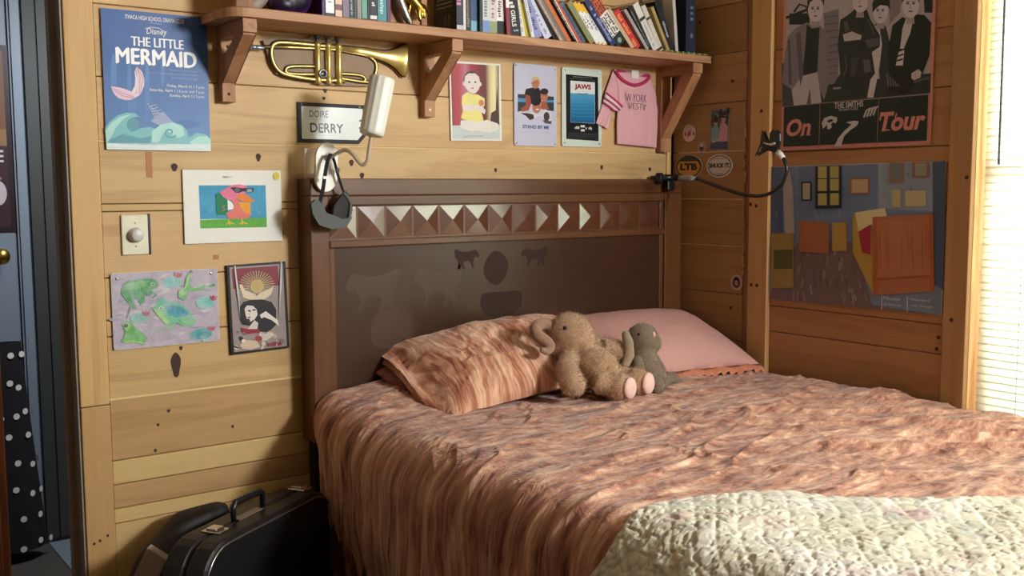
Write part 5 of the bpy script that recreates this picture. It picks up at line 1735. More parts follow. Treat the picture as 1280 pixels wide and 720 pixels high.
# sleep mask hung from the lamp arm
sm_ = thing('sleep_mask', 'grey padded sleep mask hanging by its black strap from the lamp arm', 'sleep mask', (-1.499, -0.13, 1.227))
M_mask = plain('mask_grey', lin((96, 98, 96)), 0.9, nz=.15, scale=120)
M_maskin = plain('mask_lining', lin((58, 56, 58)), 0.95, nz=.2, scale=150)
fl_ = [(-1.561, -0.14, 1.296), (-1.557, -0.14, 1.271), (-1.54, -0.14, 1.244), (-1.504, -0.14, 1.232), (-1.463, -0.14, 1.235), (-1.452, -0.14, 1.251), (-1.47, -0.14, 1.247), (-1.498, -0.14, 1.259), (-1.525, -0.14, 1.268), (-1.537, -0.14, 1.293), (-1.549, -0.14, 1.305)]
MB().prism([(q[0], q[2]) for q in fl_], -0.142, -0.128, 'Y').build('front_lobe', M_mask, sm_, bevel=0.006, seg=3)
fr_ = [(-1.49, -0.125, 1.261), (-1.485, -0.125, 1.29), (-1.461, -0.125, 1.32), (-1.451, -0.125, 1.329), (-1.436, -0.125, 1.303), (-1.434, -0.125, 1.28), (-1.442, -0.125, 1.253), (-1.455, -0.125, 1.237), (-1.473, -0.125, 1.24)]
MB().prism([(q[0], q[2]) for q in fr_], -0.127, -0.117, 'Y').build('rear_lobe', M_maskin, sm_, bevel=0.004, seg=2)
MB().tube(arc([(-1.459, -0.127, 1.329), (-1.44, -0.128, 1.306), (-1.439, -0.13, 1.278), (-1.452, -0.134, 1.246), (-1.48, -0.138, 1.233)]), 0.005, 8).build('edge_binding', M_mask, sm_, smooth=True)


def band(pts, w, nm):
    P_ = arc(pts, 4)
    q = MB()
    vs_ = []
    for a in P_:
        vs_ += [(a[0] - w / 2, a[1], a[2]), (a[0] + w / 2, a[1], a[2])]
    q.add(vs_, [(2 * i, 2 * i + 1, 2 * i + 3, 2 * i + 2) for i in range(len(P_) - 1)])
    o = q.build(nm, M_blackc, sm_)
    o.modifiers.new('s', 'SOLIDIFY').thickness = 0.0015


band([(-1.5, -0.133, 1.44), (-1.512, -0.136, 1.417), (-1.522, -0.138, 1.376), (-1.53, -0.139, 1.336), (-1.541, -0.139, 1.296)], 0.0115, 'strap')
band([(-1.495, -0.128, 1.438), (-1.485, -0.126, 1.417), (-1.477, -0.124, 1.39), (-1.467, -0.123, 1.359), (-1.454, -0.122, 1.324)], 0.0085, 'strap')
MB().box(tuple(V((-1.52, -0.1395, 1.372)) - V((.007, .001, .004))), tuple(V((-1.52, -0.1395, 1.372)) + V((.007, .001, .004)))).build('strap_slider', M_white, sm_)
MB().box(tuple(V((-1.476, -0.1255, 1.393)) - V((.006, .002, .006))), tuple(V((-1.476, -0.1255, 1.393)) + V((.006, .002, .006)))).build('strap_slider', M_black, sm_)

# tinted baby photograph
p = thing('baby_photograph', 'tinted photograph of a seated baby in yellow before red curtains', 'photograph', (-0.914, -0.003, 1.494))
W, H = 0.202, 0.252
xf = on_back(-1.014, 1.745, -0.006, 1.0)
sheet_obj('paper', W, H, xf, M_paper, p, t=0.003)
A = Art(W, H, [(98, 38), (488, 64), (462, 646), (96, 632)])
A.grad([(108, 55), (475, 78), (450, 530), (108, 528)], [(0, (150, 44, 54)), (.16, (178, 60, 66)), (.3, (190, 110, 140)), (.42, (160, 40, 60)), (.6, (120, 28, 40)), (.72, (100, 40, 40)), (.82, (222, 206, 150)), (.9, (236, 226, 176)), (1, (120, 90, 60))], True)
A.poly([(450, 230), (452, 530), (380, 520), (395, 440), (430, 420)], (70, 34, 34))
A.poly([(108, 526), (450, 528), (448, 632), (104, 622)], (196, 204, 200))
A.ell(262, 190, 62, 70, (64, 44, 44))
A.poly([(205, 210), (212, 160), (240, 138), (290, 138), (318, 165), (325, 225), (312, 262), (285, 292), (262, 296), (232, 276), (212, 245)], (228, 214, 206))
A.ell(203, 218, 9, 18, (222, 204, 196)); A.ell(326, 222, 8, 16, (222, 204, 196))
for x in (243, 288):
    A.ell(x, 206, 10, 7, (150, 140, 136)); A.ell(x, 206, 6, 6, (50, 50, 58))
A.ell(265, 252, 11, 5, (170, 90, 90)); A.line([(264, 215), (262, 236), (269, 238)], 3, (206, 180, 170))
A.poly([(185, 310), (225, 280), (262, 298), (300, 300), (350, 330), (350, 380), (320, 420), (335, 490), (320, 520), (262, 505), (180, 480), (172, 470), (188, 420), (180, 370)], (232, 220, 130))
A.poly([(190, 375), (230, 375), (290, 382), (330, 390), (355, 420), (345, 450), (320, 430), (280, 418), (220, 425), (188, 412)], (230, 216, 210))
A.ell(325, 365, 20, 24, (206, 120, 100))
A.poly([(170, 490), (220, 490), (300, 505), (360, 490), (440, 520), (445, 560), (380, 585), (300, 570), (240, 580), (180, 555), (165, 525)], (226, 218, 210))
A.line([(190, 560), (240, 575), (300, 568)], 5, (200, 184, 172))
A.rect(180, 602, 330, 612, (170, 182, 180))
A.build('print', xf, M_print, p)

# two tin film signs
p = thing('film_sign', 'lavender tin film sign with four heads above a short blue title', 'sign', (-0.664, -0.003, 1.483))
W, H = 0.183, 0.273
xf = on_back(-0.756, 1.756, -0.006)
M_tin = plain('tin_lavender', lin((196, 194, 214)), 0.35, nz=.03)
sheet_obj('plate', W, H, xf, M_tin, p, t=0.003, r=0.009)
A = Art(W, H, [(72, 55), (388, 78), (388, 678), (78, 668)])
A.poly([(100, 288), (180, 292), (180, 400), (100, 420)], (60, 62, 66)); A.poly([(280, 300), (366, 306), (366, 415), (290, 405)], (60, 62, 66))
A.poly([(100, 318), (180, 322), (180, 350), (100, 346)], (84, 146, 196)); A.poly([(290, 330), (366, 332), (366, 350), (290, 350)], (84, 146, 196))
sk, sh_, hr = (190, 120, 92), (44, 40, 42), (60, 46, 40)
A.poly([(160, 250), (200, 240), (255, 240), (280, 290), (270, 350), (220, 370), (165, 340), (150, 290)], sh_)
A.poly([(155, 290), (190, 300), (200, 360), (180, 410), (130, 420), (125, 395), (160, 370)], (160, 84, 66))
A.ell(230, 205, 30, 42, sk); A.poly([(200, 200), (205, 165), (235, 152), (262, 170), (264, 205), (248, 180), (225, 185)], (200, 180, 140))
A.ell(295, 300, 28, 42, sk); A.ell(295, 268, 30, 24, hr); A.poly([(270, 340), (310, 345), (330, 400), (270, 400)], (170, 96, 74))
A.ell(238, 385, 32, 46, sk); A.ell(232, 348, 36, 26, (40, 34, 34)); A.ell(244, 402, 12, 5, (236, 230, 226))
A.poly([(200, 420), (250, 440), (300, 400), (345, 420), (350, 480), (310, 500), (270, 450), (220, 470), (190, 450)], (216, 214, 222))
A.poly([(120, 430), (170, 430), (215, 440), (220, 470), (190, 482), (160, 450)], (70, 52, 48)); A.ell(312, 455, 22, 34, (70, 64, 62)); A.poly([(280, 480), (350, 490), (345, 512), (300, 505)], (90, 84, 90))
for x in (222, 238):
    A.ell(x, 205, 4, 3, (60, 40, 36))
for x in (286, 304):
    A.ell(x, 300, 4, 3, (60, 40, 36))
for x in (226, 250):
    A.ell(x, 380, 4, 3, (50, 34, 30))
A.text('STAND BY ME', (136, 516), (330, 550), (70, 90, 140), .03)
for k in range(4):
    A.scribble((118 + 14 * k, 566 + 11 * k), (356 - 8 * k, 573 + 11 * k), (140, 140, 150), 80 + k)
A.build('print', xf, M_gloss, p)
for u, v in ((.008, .008), (.175, .01), (.008, .265), (.175, .265)):
    pin(xf, u, v, M_chrome, p, .003)
p = thing('film_sign', 'pale green edged tin film sign with a blue sea panel in black', 'sign', (-0.457, -0.003, 1.484))
W, H = 0.184, 0.272
xf = on_back(-0.55, 1.7565, -0.006)
M_tin2 = plain('tin_mint', lin((206, 218, 206)), 0.35, nz=.03)
sheet_obj('plate', W, H, xf, M_tin2, p, t=0.003, r=0.010)
A = Art(W, H, [(430, 82), (728, 105), (720, 680), (425, 672)])
A.poly([(458, 136), (698, 156), (698, 634), (458, 618)], (28, 30, 34))
A.scribble((510, 152), (655, 166), (200, 206, 200), 90); A.scribble((490, 168), (672, 182), (200, 206, 200), 91)
A.poly([(492, 184), (674, 196), (672, 504), (490, 494)], (222, 226, 222))
A.grad([(492, 276), (672, 286), (670, 502), (491, 493)], [(0, (90, 166, 200)), (.4, (48, 132, 180)), (1, (30, 96, 146))])
for k in range(7):
    A.line([(500, 290 + 26 * k), (560, 296 + 26 * k), (664, 290 + 27 * k)], 3, (76, 152, 190))
A.line([(545, 280), (580, 286), (620, 280)], 6, (60, 90, 110))
A.text('JAWS', (522, 206), (645, 262), (150, 36, 44), .05)
A.scribble((522, 524), (556, 544), W_, 92); A.scribble((602, 526), (644, 548), W_, 93); A.rect(564, 516, 596, 532, W_); A.rect(566, 546, 594, 562, W_)
for k in range(5):
    A.scribble((470, 575 + 9 * k), (690, 580 + 9 * k), (110, 112, 114), 95 + k)
A.build('print', xf, M_gloss, p)
for u, v in ((.012, .012), (.172, .012), (.012, .26), (.172, .26)):
    pin(xf, u, v, M_chrome, p, .0035)

# childs pink shirt pinned up
p = thing('pink_shirt', 'small pink shirt with striped sleeves and rose collar pinned to the wall', 'shirt', (-0.22, -0.003, 1.49))
M_sh = plain('pink_knit', lin((226, 172, 178)), 0.9, nz=.08, scale=300)
M_rose = plain('rose_trim', lin((186, 44, 92)), 0.85, nz=.08)
SX = lambda x, y: (-0.3160 + (x - 165) / (440 - 165) * (0.1750), 1.760 - (y - 55) / (688 - 55) * 0.272)


def polyat(P_, t):
    n_ = len(P_) - 1
    i = min(int(t * n_), n_ - 1)
    f_ = t * n_ - i
    return P_[i] * (1 - f_) + P_[i + 1] * f_


def cloth(Lp, Rp, mat, name, y0=-0.008, fold=0.006, nf=5, nu_=40, nv_=24, seed=0, parent=None):
    Lp = [np.array(SX(*q)) for q in Lp]; Rp = [np.array(SX(*q)) for q in Rp]
    P_ = np.zeros((nu_, nv_, 3))
    for i in range(nu_):
        a_, b_ = polyat(Lp, i / (nu_ - 1)), polyat(Rp, i / (nu_ - 1))
        for j in range(nv_):
            t = j / (nv_ - 1)
            q = a_ * (1 - t) + b_ * t
            dd = fold * (i / nu_) * math.sin(nf * PI * 2 * t + seed + 0.8 * i / nu_) * 0.6 + 0.004 * math.sin(PI * t)
            P_[i, j] = (q[0], y0 - 0.006 - dd, q[1])
    o = MB().grid(P_).build(name, mat, parent or p, smooth=True)
    so_ = o.modifiers.new('s', 'SOLIDIFY'); so_.thickness = 0.002
    return o


cloth([(168, 55), (192, 190), (200, 300), (188, 480), (190, 665)], [(440, 75), (480, 200), (500, 320), (508, 500), (500, 690)], M_sh, 'front', nf=6)
sl_ = cloth([(165, 55), (108, 240), (88, 320), (35, 500)], [(205, 120), (235, 345), (165, 385), (125, 545)], M_sh, 'sleeve', y0=-0.004, fold=.004, nf=2)
cloth([(440, 80), (495, 220), (505, 400), (515, 590)], [(442, 76), (505, 300), (530, 420), (562, 572)], M_sh, 'sleeve', y0=-0.002, fold=.003, nf=2)
for (a, b, c_, d_) in (((104, 242), (232, 348), (100, 256), (222, 364)), ((92, 284), (212, 378), (88, 300), (204, 392)), ((80, 320), (172, 392), (76, 330), (164, 402))):
    cloth([a, c_], [b, d_], M_rose, 'stripe', y0=-0.0115, fold=0, nu_=3, nv_=10, parent=sl_)
for (a, b, c_, d_) in (((100, 257), (222, 364), (92, 283), (212, 377)), ((88, 301), (204, 393), (80, 320), (172, 391))):
    cloth([a, c_], [b, d_], plain('white_stripe', lin((232, 216, 216)), .9), 'stripe', y0=-0.0112, fold=0, nu_=3, nv_=10, parent=sl_)
col_ = [(172, 60), (195, 100), (230, 135), (290, 165), (340, 165), (395, 138), (425, 108), (438, 78)]
q = [(*SX(*a),) for a in col_]
MB().tube(arc([(a[0], -0.0165, a[1]) for a in q]), 0.0068, 8).build('collar', M_rose, p, smooth=True)
q = [(*SX(*a),) for a in [(172, 60), (230, 62), (290, 80), (350, 88), (438, 78)]]
MB().tube(arc([(a[0], -0.011, a[1]) for a in q]), 0.0068, 8).build('collar', M_rose, p, smooth=True)
q0, q1 = SX(292, 45), SX(348, 112)
MB().box((q0[0], -0.020, q1[1]), (q1[0], -0.0185, q0[1])).build('care_tag', M_paper, p)
A = Art(0.175, 0.272, [(165, 55), (440, 55), (440, 688), (165, 688)], step=1e-5)
for t_, a, b in (('W YORK', (248, 240), (412, 312)), ('VESTY', (268, 318), (412, 372))):
    
    for ox, oy in ((-4, -4), (4, -4), (-4, 4), (4, 4), (-5, 0), (5, 0)):
        A.text(t_, (a[0] + ox, a[1] + oy), (b[0] + ox, b[1] + oy), (236, 212, 212))
    for ox in (-1.5, 1.5):
        A.text(t_, (a[0] + ox, a[1]), (b[0] + ox, b[1]), (160, 70, 96))
A.build('lettering', on_back(-0.316, 1.760, -0.0205), M_print, p)
for x, y in ((168, 56), (440, 76)):
    q = SX(x, y); MB().ball((q[0], -0.0175, q[1]), .0032, 8).build('pin', M_white, p)

# ------------------------------------------------------------------ things on the right wall
p = thing('band_poster', 'tall dark green band poster with four men and salmon tour lettering', 'poster', (-0.004, -0.79, 1.464))
W, H = 0.551, 0.83
xf = on_side(-0.5155, 2.294, -0.0075)
sheet_obj('paper', W, H, xf, plain('salmon_border', lin((204, 138, 132)), .5), p, t=.002)
A = Art(W, H, [(76, 0), (748, 0), (742, 655), (62, 680)], [(0, .330), (W, .409), (W, H), (0, H)])
dk, lt, md = (28, 44, 42), (206, 198, 212), (124, 120, 134)
A.raw([(.012, .02), (W - .012, .02), (W - .012, .684), (.012, .684)], [(0, 1, 2, 3)], lin((176, 168, 184)))
A.rect(100, 60, 190, 110, dk); A.line([(120, 55), (145, 20), (175, 30), (185, 60)], 9, dk); A.line([(85, 80), (190, 40)], 12, dk)
A.poly([(250, 60), (320, 40), (320, 380), (275, 380)], md)
for k in range(9):
    A.line([(255, 80 + 32 * k), (318, 70 + 32 * k)], 4, (90, 86, 96))
A.poly([(540, -60), (600, -60), (590, 60), (545, 110)], (130, 122, 134)); A.poly([(690, -60), (735, -60), (735, 60), (700, 60)], dk)
A.poly([(75, 400), (735, 330), (735, 420), (70, 478)], (44, 54, 54))
A.poly([(68, 280), (120, 300), (130, 470), (70, 478)], (70, 72, 76))


def man(head, hr, face, hair, jacket, jc, shirt, sc, extra=()):
    A.poly(jacket, jc); A.poly(shirt, sc)
    for pts_, c_ in extra:
        A.poly(pts_, c_)
    A.poly([(head[0] - 14, head[1] + hr[1] * .6), (head[0] + 14, head[1] + hr[1] * .6), (head[0] + 18, head[1] + hr[1] * 1.45), (head[0] - 18, head[1] + hr[1] * 1.45)], (160, 150, 162))
    A.ell(head[0], head[1], hr[0], hr[1], face)
    A.poly(hair, dk)
    for dx in (-.38, .32):
        A.ell(head[0] + dx * hr[0], head[1] - .1 * hr[1], hr[0] * .17, hr[1] * .07, (40, 44, 46)); A.line([(head[0] + (dx - .2) * hr[0], head[1] - .22 * hr[1]), (head[0] + (dx + .2) * hr[0], head[1] - .24 * hr[1])], 3, (50, 52, 54))
    A.ell(head[0], head[1] + .5 * hr[1], hr[0] * .28, hr[1] * .06, (90, 80, 86)); A.line([(head[0] - 1, head[1] - .05 * hr[1]), (head[0] - 5, head[1] + .25 * hr[1]), (head[0] + 3, head[1] + .28 * hr[1])], 3, (130, 120, 130))


man((217, 45), (34, 54), lt, [(182, 45), (180, 0), (200, -28), (235, -30), (256, -4), (254, 30), (246, 4), (215, -4), (192, 12)],
    [(95, 160), (130, 125), (178, 100), (200, 115), (240, 115), (275, 160), (270, 260), (276, 380), (258, 450), (232, 390), (150, 400), (110, 400), (68, 370), (80, 250)], (128, 122, 132),
    [(178, 108), (200, 128), (236, 122), (226, 322), (158, 340), (172, 210)], dk,
    [([(158, 340), (226, 324), (246, 460), (200, 470), (192, 400), (180, 470), (122, 474), (112, 405)], (186, 178, 188)), ([(190, 405), (196, 405), (200, 468), (186, 468)], (100, 96, 104)), ([(130, 150), (150, 140), (165, 330), (150, 390)], (96, 92, 102)), ([(95, 180), (104, 175), (112, 380), (98, 380)], (90, 86, 96))])
man((505, 55), (33, 52), lt, [(470, 60), (468, 20), (480, -10), (515, -14), (545, 5), (548, 50), (538, 30), (505, 25), (485, 40)],
    [(465, 125), (490, 105), (530, 120), (552, 200), (555, 350), (535, 390), (510, 370), (500, 300), (450, 440), (440, 440)], (48, 58, 58),
    [(470, 120), (500, 112), (515, 200), (505, 300), (480, 440), (452, 440), (470, 330)], (196, 190, 198))
man((415, 5), (35, 52), lt, [(380, 5), (378, -40), (400, -75), (440, -70), (455, -30), (450, -5), (440, -28), (410, -32), (390, -15)],
    [(328, 90), (360, 70), (395, 40), (420, 60), (445, 45), (462, 90), (505, 160), (505, 210), (470, 235), (486, 330), (460, 365), (440, 440), (310, 440), (300, 380), (330, 330), (318, 200)], (40, 50, 49),
    [(396, 40), (416, 62), (442, 46), (440, 130), (420, 150)], dk,
    [([(340, 155), (380, 142), (424, 160), (420, 178), (346, 186)], (190, 182, 192)), ([(342, 100), (360, 95), (370, 135), (350, 145)], (80, 84, 86)), ([(440, 180), (500, 170), (500, 205), (450, 215)], (84, 86, 90)), ([(380, 260), (410, 255), (400, 340), (375, 345)], (66, 74, 74)), ([(430, 270), (460, 268), (470, 320), (440, 330)], (90, 92, 96))])
man((640, 25), (37, 58), lt, [(600, 20), (598, -20), (615, -50), (655, -54), (680, -25), (676, 20), (668, -6), (630, -12), (610, 2)],
    [(560, 115), (605, 78), (625, 90), (665, 68), (700, 70), (732, 105), (728, 250), (700, 330), (690, 345), (640, 420), (545, 425), (552, 330), (540, 240)], (22, 36, 35),
    [(618, 90), (655, 72), (640, 150), (612, 220), (596, 220), (605, 130)], (196, 190, 198),
    [([(590, 235), (615, 225), (610, 295), (578, 295)], (206, 200, 206)), ([(586, 250), (612, 240), (611, 248), (584, 258)], dk), ([(584, 270), (610, 262), (610, 270), (582, 278)], dk), ([(650, 330), (680, 312), (694, 325), (690, 350), (660, 362), (648, 350)], (186, 178, 188))])
A.line([(350, 250), (360, 300), (345, 340)], 5, (90, 94, 96)); A.line([(450, 90), (470, 130), (480, 160)], 5, (84, 88, 92))
for k in range(5):
    A.line([(540 + 12 * k, 330 + 12 * k), (548 + 12 * k, 390)], 6, (110, 106, 114))
A.line([(660, 370), (730, 350)], 10, (90, 92, 94)); A.line([(300, 398), (335, 394)], 9, (150, 144, 152))
A.raw([(.012, .684), (W - .012, .684), (W - .012, H - .012), (.012, H - .012)], [(0, 1, 2, 3)], lin((24, 42, 38)))
A.line([(66, 480), (730, 424)], 3, (150, 120, 112)); A.line([(242, 465), (238, 668)], 3, (150, 110, 100)); A.line([(506, 442), (501, 655)], 3, (150, 110, 100))
A.text('THE SMITHS', (306, 462), (436, 480), (196, 190, 196), .02)
A.text('The Queen Is Dead', (323, 486), (413, 497), (176, 172, 176), .01, shear=.1)
sal = (210, 136, 128)
A.text('On', (92, 538), (200, 612), sal, .035, shear=.22)
A.text('Tour', (512, 508), (718, 586), sal, .035, shear=.22)
A.line([(100, 611), (122, 609)], 5, sal); A.line([(517, 524), (512, 545)], 7, sal); A.line([(588, 512), (582, 532)], 7, sal); A.line([(530, 590), (558, 587)], 6, sal); A.line([(150, 613), (166, 611)], 4, sal); A.line([(180, 611), (204, 608)], 4, sal)
lg = (188, 184, 188)
A.poly([(250, 555), (262, 532), (290, 522), (320, 530), (318, 552), (300, 560), (292, 580), (276, 585), (274, 562), (256, 582)], lg); A.ell(288, 545, 14, 7, dk, -20); A.ell(300, 560, 6, 10, dk, 30)
A.poly([(308, 664), (325, 625), (352, 592), (385, 562), (360, 552), (395, 545), (418, 548), (410, 568), (380, 588), (352, 615), (338, 662)], lg)
for k in range(4):
    A.line([(440 + 14 * k, 530 - 3 * k), (452 + 14 * k, 498 - 4 * k), (470 + 11 * k, 488 - 3 * k)], 8, lg)
A.build('print', xf, M_print, p)

# poster of a painted room: plain stand-in with the same fields of colour
p = thing('painted_room_poster', 'wide poster of a painted blue room with an orange brown block', 'poster', (-0.004, -0.79, 0.95))
W, H = 0.642, 0.456
xf = on_side(-0.4745, 1.4085, -0.006, 0.5)
sheet_obj('paper', W, H, xf, M_paper, p, t=.002)
A = Art(W, H, [(45, 50), (805, 38), (780, 692), (38, 605)])
A.sheet((112, 132, 166), .001)
A.poly([(45, 50), (100, 50), (95, 420), (42, 470)], (82, 98, 134)); A.poly([(165, 50), (510, 45), (500, 230), (165, 270)], (104, 122, 156)); A.poly([(510, 44), (750, 40), (750, 250), (510, 235)], (140, 154, 180)); A.poly([(745, 40), (804, 38), (790, 585), (745, 560)], (72, 88, 122))
A.poly([(160, 370), (400, 370), (480, 640), (780, 692), (38, 605), (60, 500)], (116, 98, 100))
for k in range(60):
    r2 = random.Random(500 + k); x = r2.uniform(110, 460); y = r2.uniform(400, 600)
    if x > 130 + (y < 430) * 40 and x < 400 + (y - 400) * .3:
        A.line([(x, y), (x + r2.uniform(-8, 8), y + r2.uniform(20, 50))], r2.uniform(3, 9), r2.choice([(134, 120, 122), (98, 82, 86), (146, 134, 136)]))
for k in range(40):
    r2 = random.Random(700 + k); x = r2.uniform(60, 740); y = r2.uniform(60, 340)
    A.line([(x, y), (x + r2.uniform(-6, 6), y + r2.uniform(15, 40))], r2.uniform(3, 7), r2.choice([(116, 136, 172), (100, 118, 154), (126, 144, 178)]))
A.rect(238, 50, 352, 230, (34, 50, 60))
for x in (250, 302):
    for y in (52, 106, 166):
        A.rect(x, y, x + 38, y + 50, (176, 164, 100))
A.rect(178, 115, 222, 196, (40, 44, 50)); A.rect(184, 121, 216, 190, (170, 164, 150))
A.rect(388, 104, 474, 172, (150, 98, 74)); A.rect(396, 110, 466, 166, (180, 156, 130))
A.rect(570, 155, 608, 230, (176, 166, 126)); A.rect(628, 162, 718, 228, (190, 180, 140)); A.rect(560, 42, 622, 126, (140, 100, 88)); A.rect(660, 42, 732, 108, (140, 100, 88)); A.rect(570, 46, 612, 116, (110, 120, 130)); A.rect(672, 46, 722, 98, (150, 150, 140))
A.poly([(100, 140), (128, 60), (142, 140), (150, 330), (110, 380)], (166, 160, 160))
A.poly([(165, 278), (300, 290), (296, 420), (170, 410)], (160, 100, 68)); A.rect(312, 290, 374, 410, (176, 140, 72)); A.rect(50, 330, 145, 560, (150, 128, 76)); A.rect(60, 400, 140, 480, (86, 88, 56))
A.poly([(400, 260), (480, 250), (490, 600), (400, 420)], (172, 142, 64)); A.poly([(410, 250), (540, 232), (550, 275), (425, 330)], (206, 196, 150)); A.poly([(425, 330), (480, 300), (478, 430), (440, 420)], (156, 44, 60))
A.poly([(486, 270), (750, 262), (752, 590), (484, 600)], (168, 104, 74)); A.rect(500, 285, 735, 520, (176, 112, 82))
for k in range(22):
    r2 = random.Random(900 + k); x = r2.uniform(505, 730)
    A.line([(x, 290 + r2.uniform(0, 60)), (x + 4, 420 + r2.uniform(0, 90))], 4, r2.choice([(164, 98, 70), (184, 122, 92)]))
A.line([(486, 535), (752, 524)], 8, (150, 80, 50)); A.line([(498, 270), (500, 600)], 14, (166, 90, 56)); A.line([(740, 262), (742, 590)], 14, (166, 90, 56))
A.text("Musée", (534, 604), (604, 626), (206, 204, 206)); A.text("d'Orsay", (534, 632), (610, 654), (206, 204, 206)); A.text("Vincent", (646, 614), (732, 634), (206, 204, 206)); A.text("van Gogh", (646, 640), (744, 662), (206, 204, 206))
A.line([(526, 600), (525, 660)], 3, W_); A.line([(636, 610), (635, 672)], 3, W_)
A.build('print', xf, printed('print_on_poster', .35, .1, 24), p)


def sticker(name, lab, cy, cz, ry, rz, draw, cat='sticker'):
    p_ = thing(name, lab, cat, (-0.001, cy, cz - rz))
    n_ = 32
    MB().prism([(cy + ry * math.cos(2 * PI * k / n_), cz + rz * math.sin(2 * PI * k / n_)) for k in range(n_)], -0.0022, -0.0005, 'X').build('backing', M_paper, p_)
    A_ = Art(2 * ry, 2 * rz)
    draw(A_, ry, rz)
    A_.build('print', on_side(cy + ry, cz + rz, -0.0023), M_gloss, p_)


def d1(A_, a, b):
    A_.ell(a, b, a * .98, b * .98, (28, 28, 30), n=32); A_.ell(a, b * 1.08, a * .86, b * .78, (206, 140, 60), n=28)
    A_.poly([(a * .2, b * .45), (a * .6, b * .2), (a, b * .12), (a * 1.4, b * .2), (a * 1.8, b * .45), (a * 1.8, b * .55), (a * .2, b * .55)], (40, 46, 44))
    A_.text('LTB', (a * .36, b * .72), (a * 1.64, b * 1.34), (26, 24, 26), .06)


sticker('round_sticker', 'black ringed orange round sticker with bold black letters, behind the clamp', -0.085, 1.418, 0.068, 0.042, d1)


def d2(A_, a, b):
    A_.ell(a, b, a * .98, b * .98, (214, 206, 200), n=32); A_.ell(a, b, a * .9, b * .88, (36, 32, 34), n=32); A_.ell(a, b, a * .84, b * .81, (204, 196, 190), n=32)
    A_.text('SHUCK IT.', (a * .22, b * .78), (a * 1.8, b * 1.18), (30, 26, 28), .05)
    A_.scribble((a * .6, b * .34), (a * 1.4, b * .42), (70, 64, 66), 3); A_.scribble((a * .7, b * 1.62), (a * 1.3, b * 1.70), (70, 64, 66), 4)


sticker('oval_sticker', 'white oval sticker with a black ring and black capitals', -0.2365, 1.4175, 0.0625, 0.0425, d2)


def d3(A_, a, b):
    A_.ell(a, b, a * .96, b * .96, (214, 196, 192), n=28); A_.scribble((a * .28, b * .7), (a * 1.72, b * 1.3), (186, 60, 90), 12, gap=.1)


sticker('pink_sticker', 'small pale oval sticker with crimson script', -0.0845, 1.5415, 0.031, 0.0315, d3)
p = thing('friends_photo', 'narrow snapshot of two people in sunglasses and pink tops', 'photograph', (-0.001, -0.237, 1.473))
W, H = 0.088, 0.145
xf = on_side(-0.193, 1.621, -0.002, -1.5)
sheet_obj('paper', W, H, xf, M_paper, p, t=.0015)
A = Art(W, H); A.sheet((92, 104, 108), .0005)
for k in range(14):
    r2 = random.Random(40 + k); A.ell(r2.uniform(.005, .083), r2.uniform(.005, .06), .008, .014, r2.choice([(60, 84, 70), (130, 140, 150), (44, 56, 60)]))
A.poly([(.004, .14), (.004, .07), (.03, .05), (.045, .08), (.045, .14)], (120, 168, 180)); A.ell(.026, .045, .010, .014, (190, 150, 136)); A.ell(.026, .034, .012, .009, (50, 40, 40)); A.rect(.017, .041, .035, .046, (24, 24, 28))
A.poly([(.042, .12), (.045, .06), (.06, .045), (.083, .06), (.084, .12)], (206, 150, 166)); A.ell(.063, .03, .012, .017, (200, 156, 140)); A.poly([(.05, .03), (.052, .012), (.066, .006), (.078, .02), (.08, .06), (.073, .05), (.072, .02)], (70, 46, 40)); A.rect(.052, .025, .074, .031, (20, 20, 24))
A.rect(.004, .115, .084, .142, (70, 80, 108)); A.line([(.01, .118), (.045, .108), (.08, .10)], .006, (206, 170, 156))
A.build('print', xf, M_print, p)


def d4(A_, a, b):
    A_.ell(a, b, a * .95, b * .95, (150, 140, 140), n=20); A_.ell(a, b * 1.1, a * .5, b * .55, (50, 42, 44)); A_.ell(a, b * .6, a * .4, b * .3, (206, 200, 200))


sticker('tiny_badge', 'tiny grey badge beneath the snapshot', -0.149, 1.486, 0.0185, 0.019, d4, 'badge')


def d5(A_, a, b):
    A_.ell(a, b, a * .95, b * .95, (196, 156, 160), n=24); A_.ell(a, b, a * .6, b * .72, (60, 40, 46)); A_.ell(a, b * 1.08, a * .34, b * .4, (186, 140, 126)); A_.poly([(a * .4, b * 1.75), (a * .3, b * 2.1), (a * .8, b * 1.9)], (206, 180, 180))


sticker('portrait_sticker', 'small pink speech bubble sticker with a face, low on the corner boards', -0.3265, 0.9995, 0.027, 0.027, d5)

# gooseneck phone holder clamped on the headboard
ph = thing('phone_holder', 'black gooseneck phone holder clamped on the headboard corner', 'phone holder', (-0.12, -0.06, 1.37))
MB().box((-0.135, -0.105, 1.33), (-0.098, -0.093, 1.372)).box((-0.135, -0.105, 1.372), (-0.098, -0.015, 1.384)).box((-0.135, -0.024, 1.345), (-0.098, -0.015, 1.372)).build('clamp', M_black, ph, bevel=0.003)
c = V((-0.1221, -0.11, 1.37))
MB().box(tuple(V((-0.1309, -0.115, 1.347)) - V((.018, .010, .018))), tuple(V((-0.1309, -0.115, 1.347)) + V((.018, .008, .018)))).build('clamp_pad', M_black, ph, bevel=0.004)
MB().lathe([(0.019, -.012), (0.021, -.008), (0.021, .008), (0.019, .012)], (-0.1693, -0.1, 1.373), (0.6, -0.8, 0.0), 18).build('tightening_knob', M_black, ph)
MB().tube([(-0.1612, -0.1, 1.376), (-0.0859, -0.115, 1.376)], 0.012, 12).build('hub', M_black, ph, smooth=True)
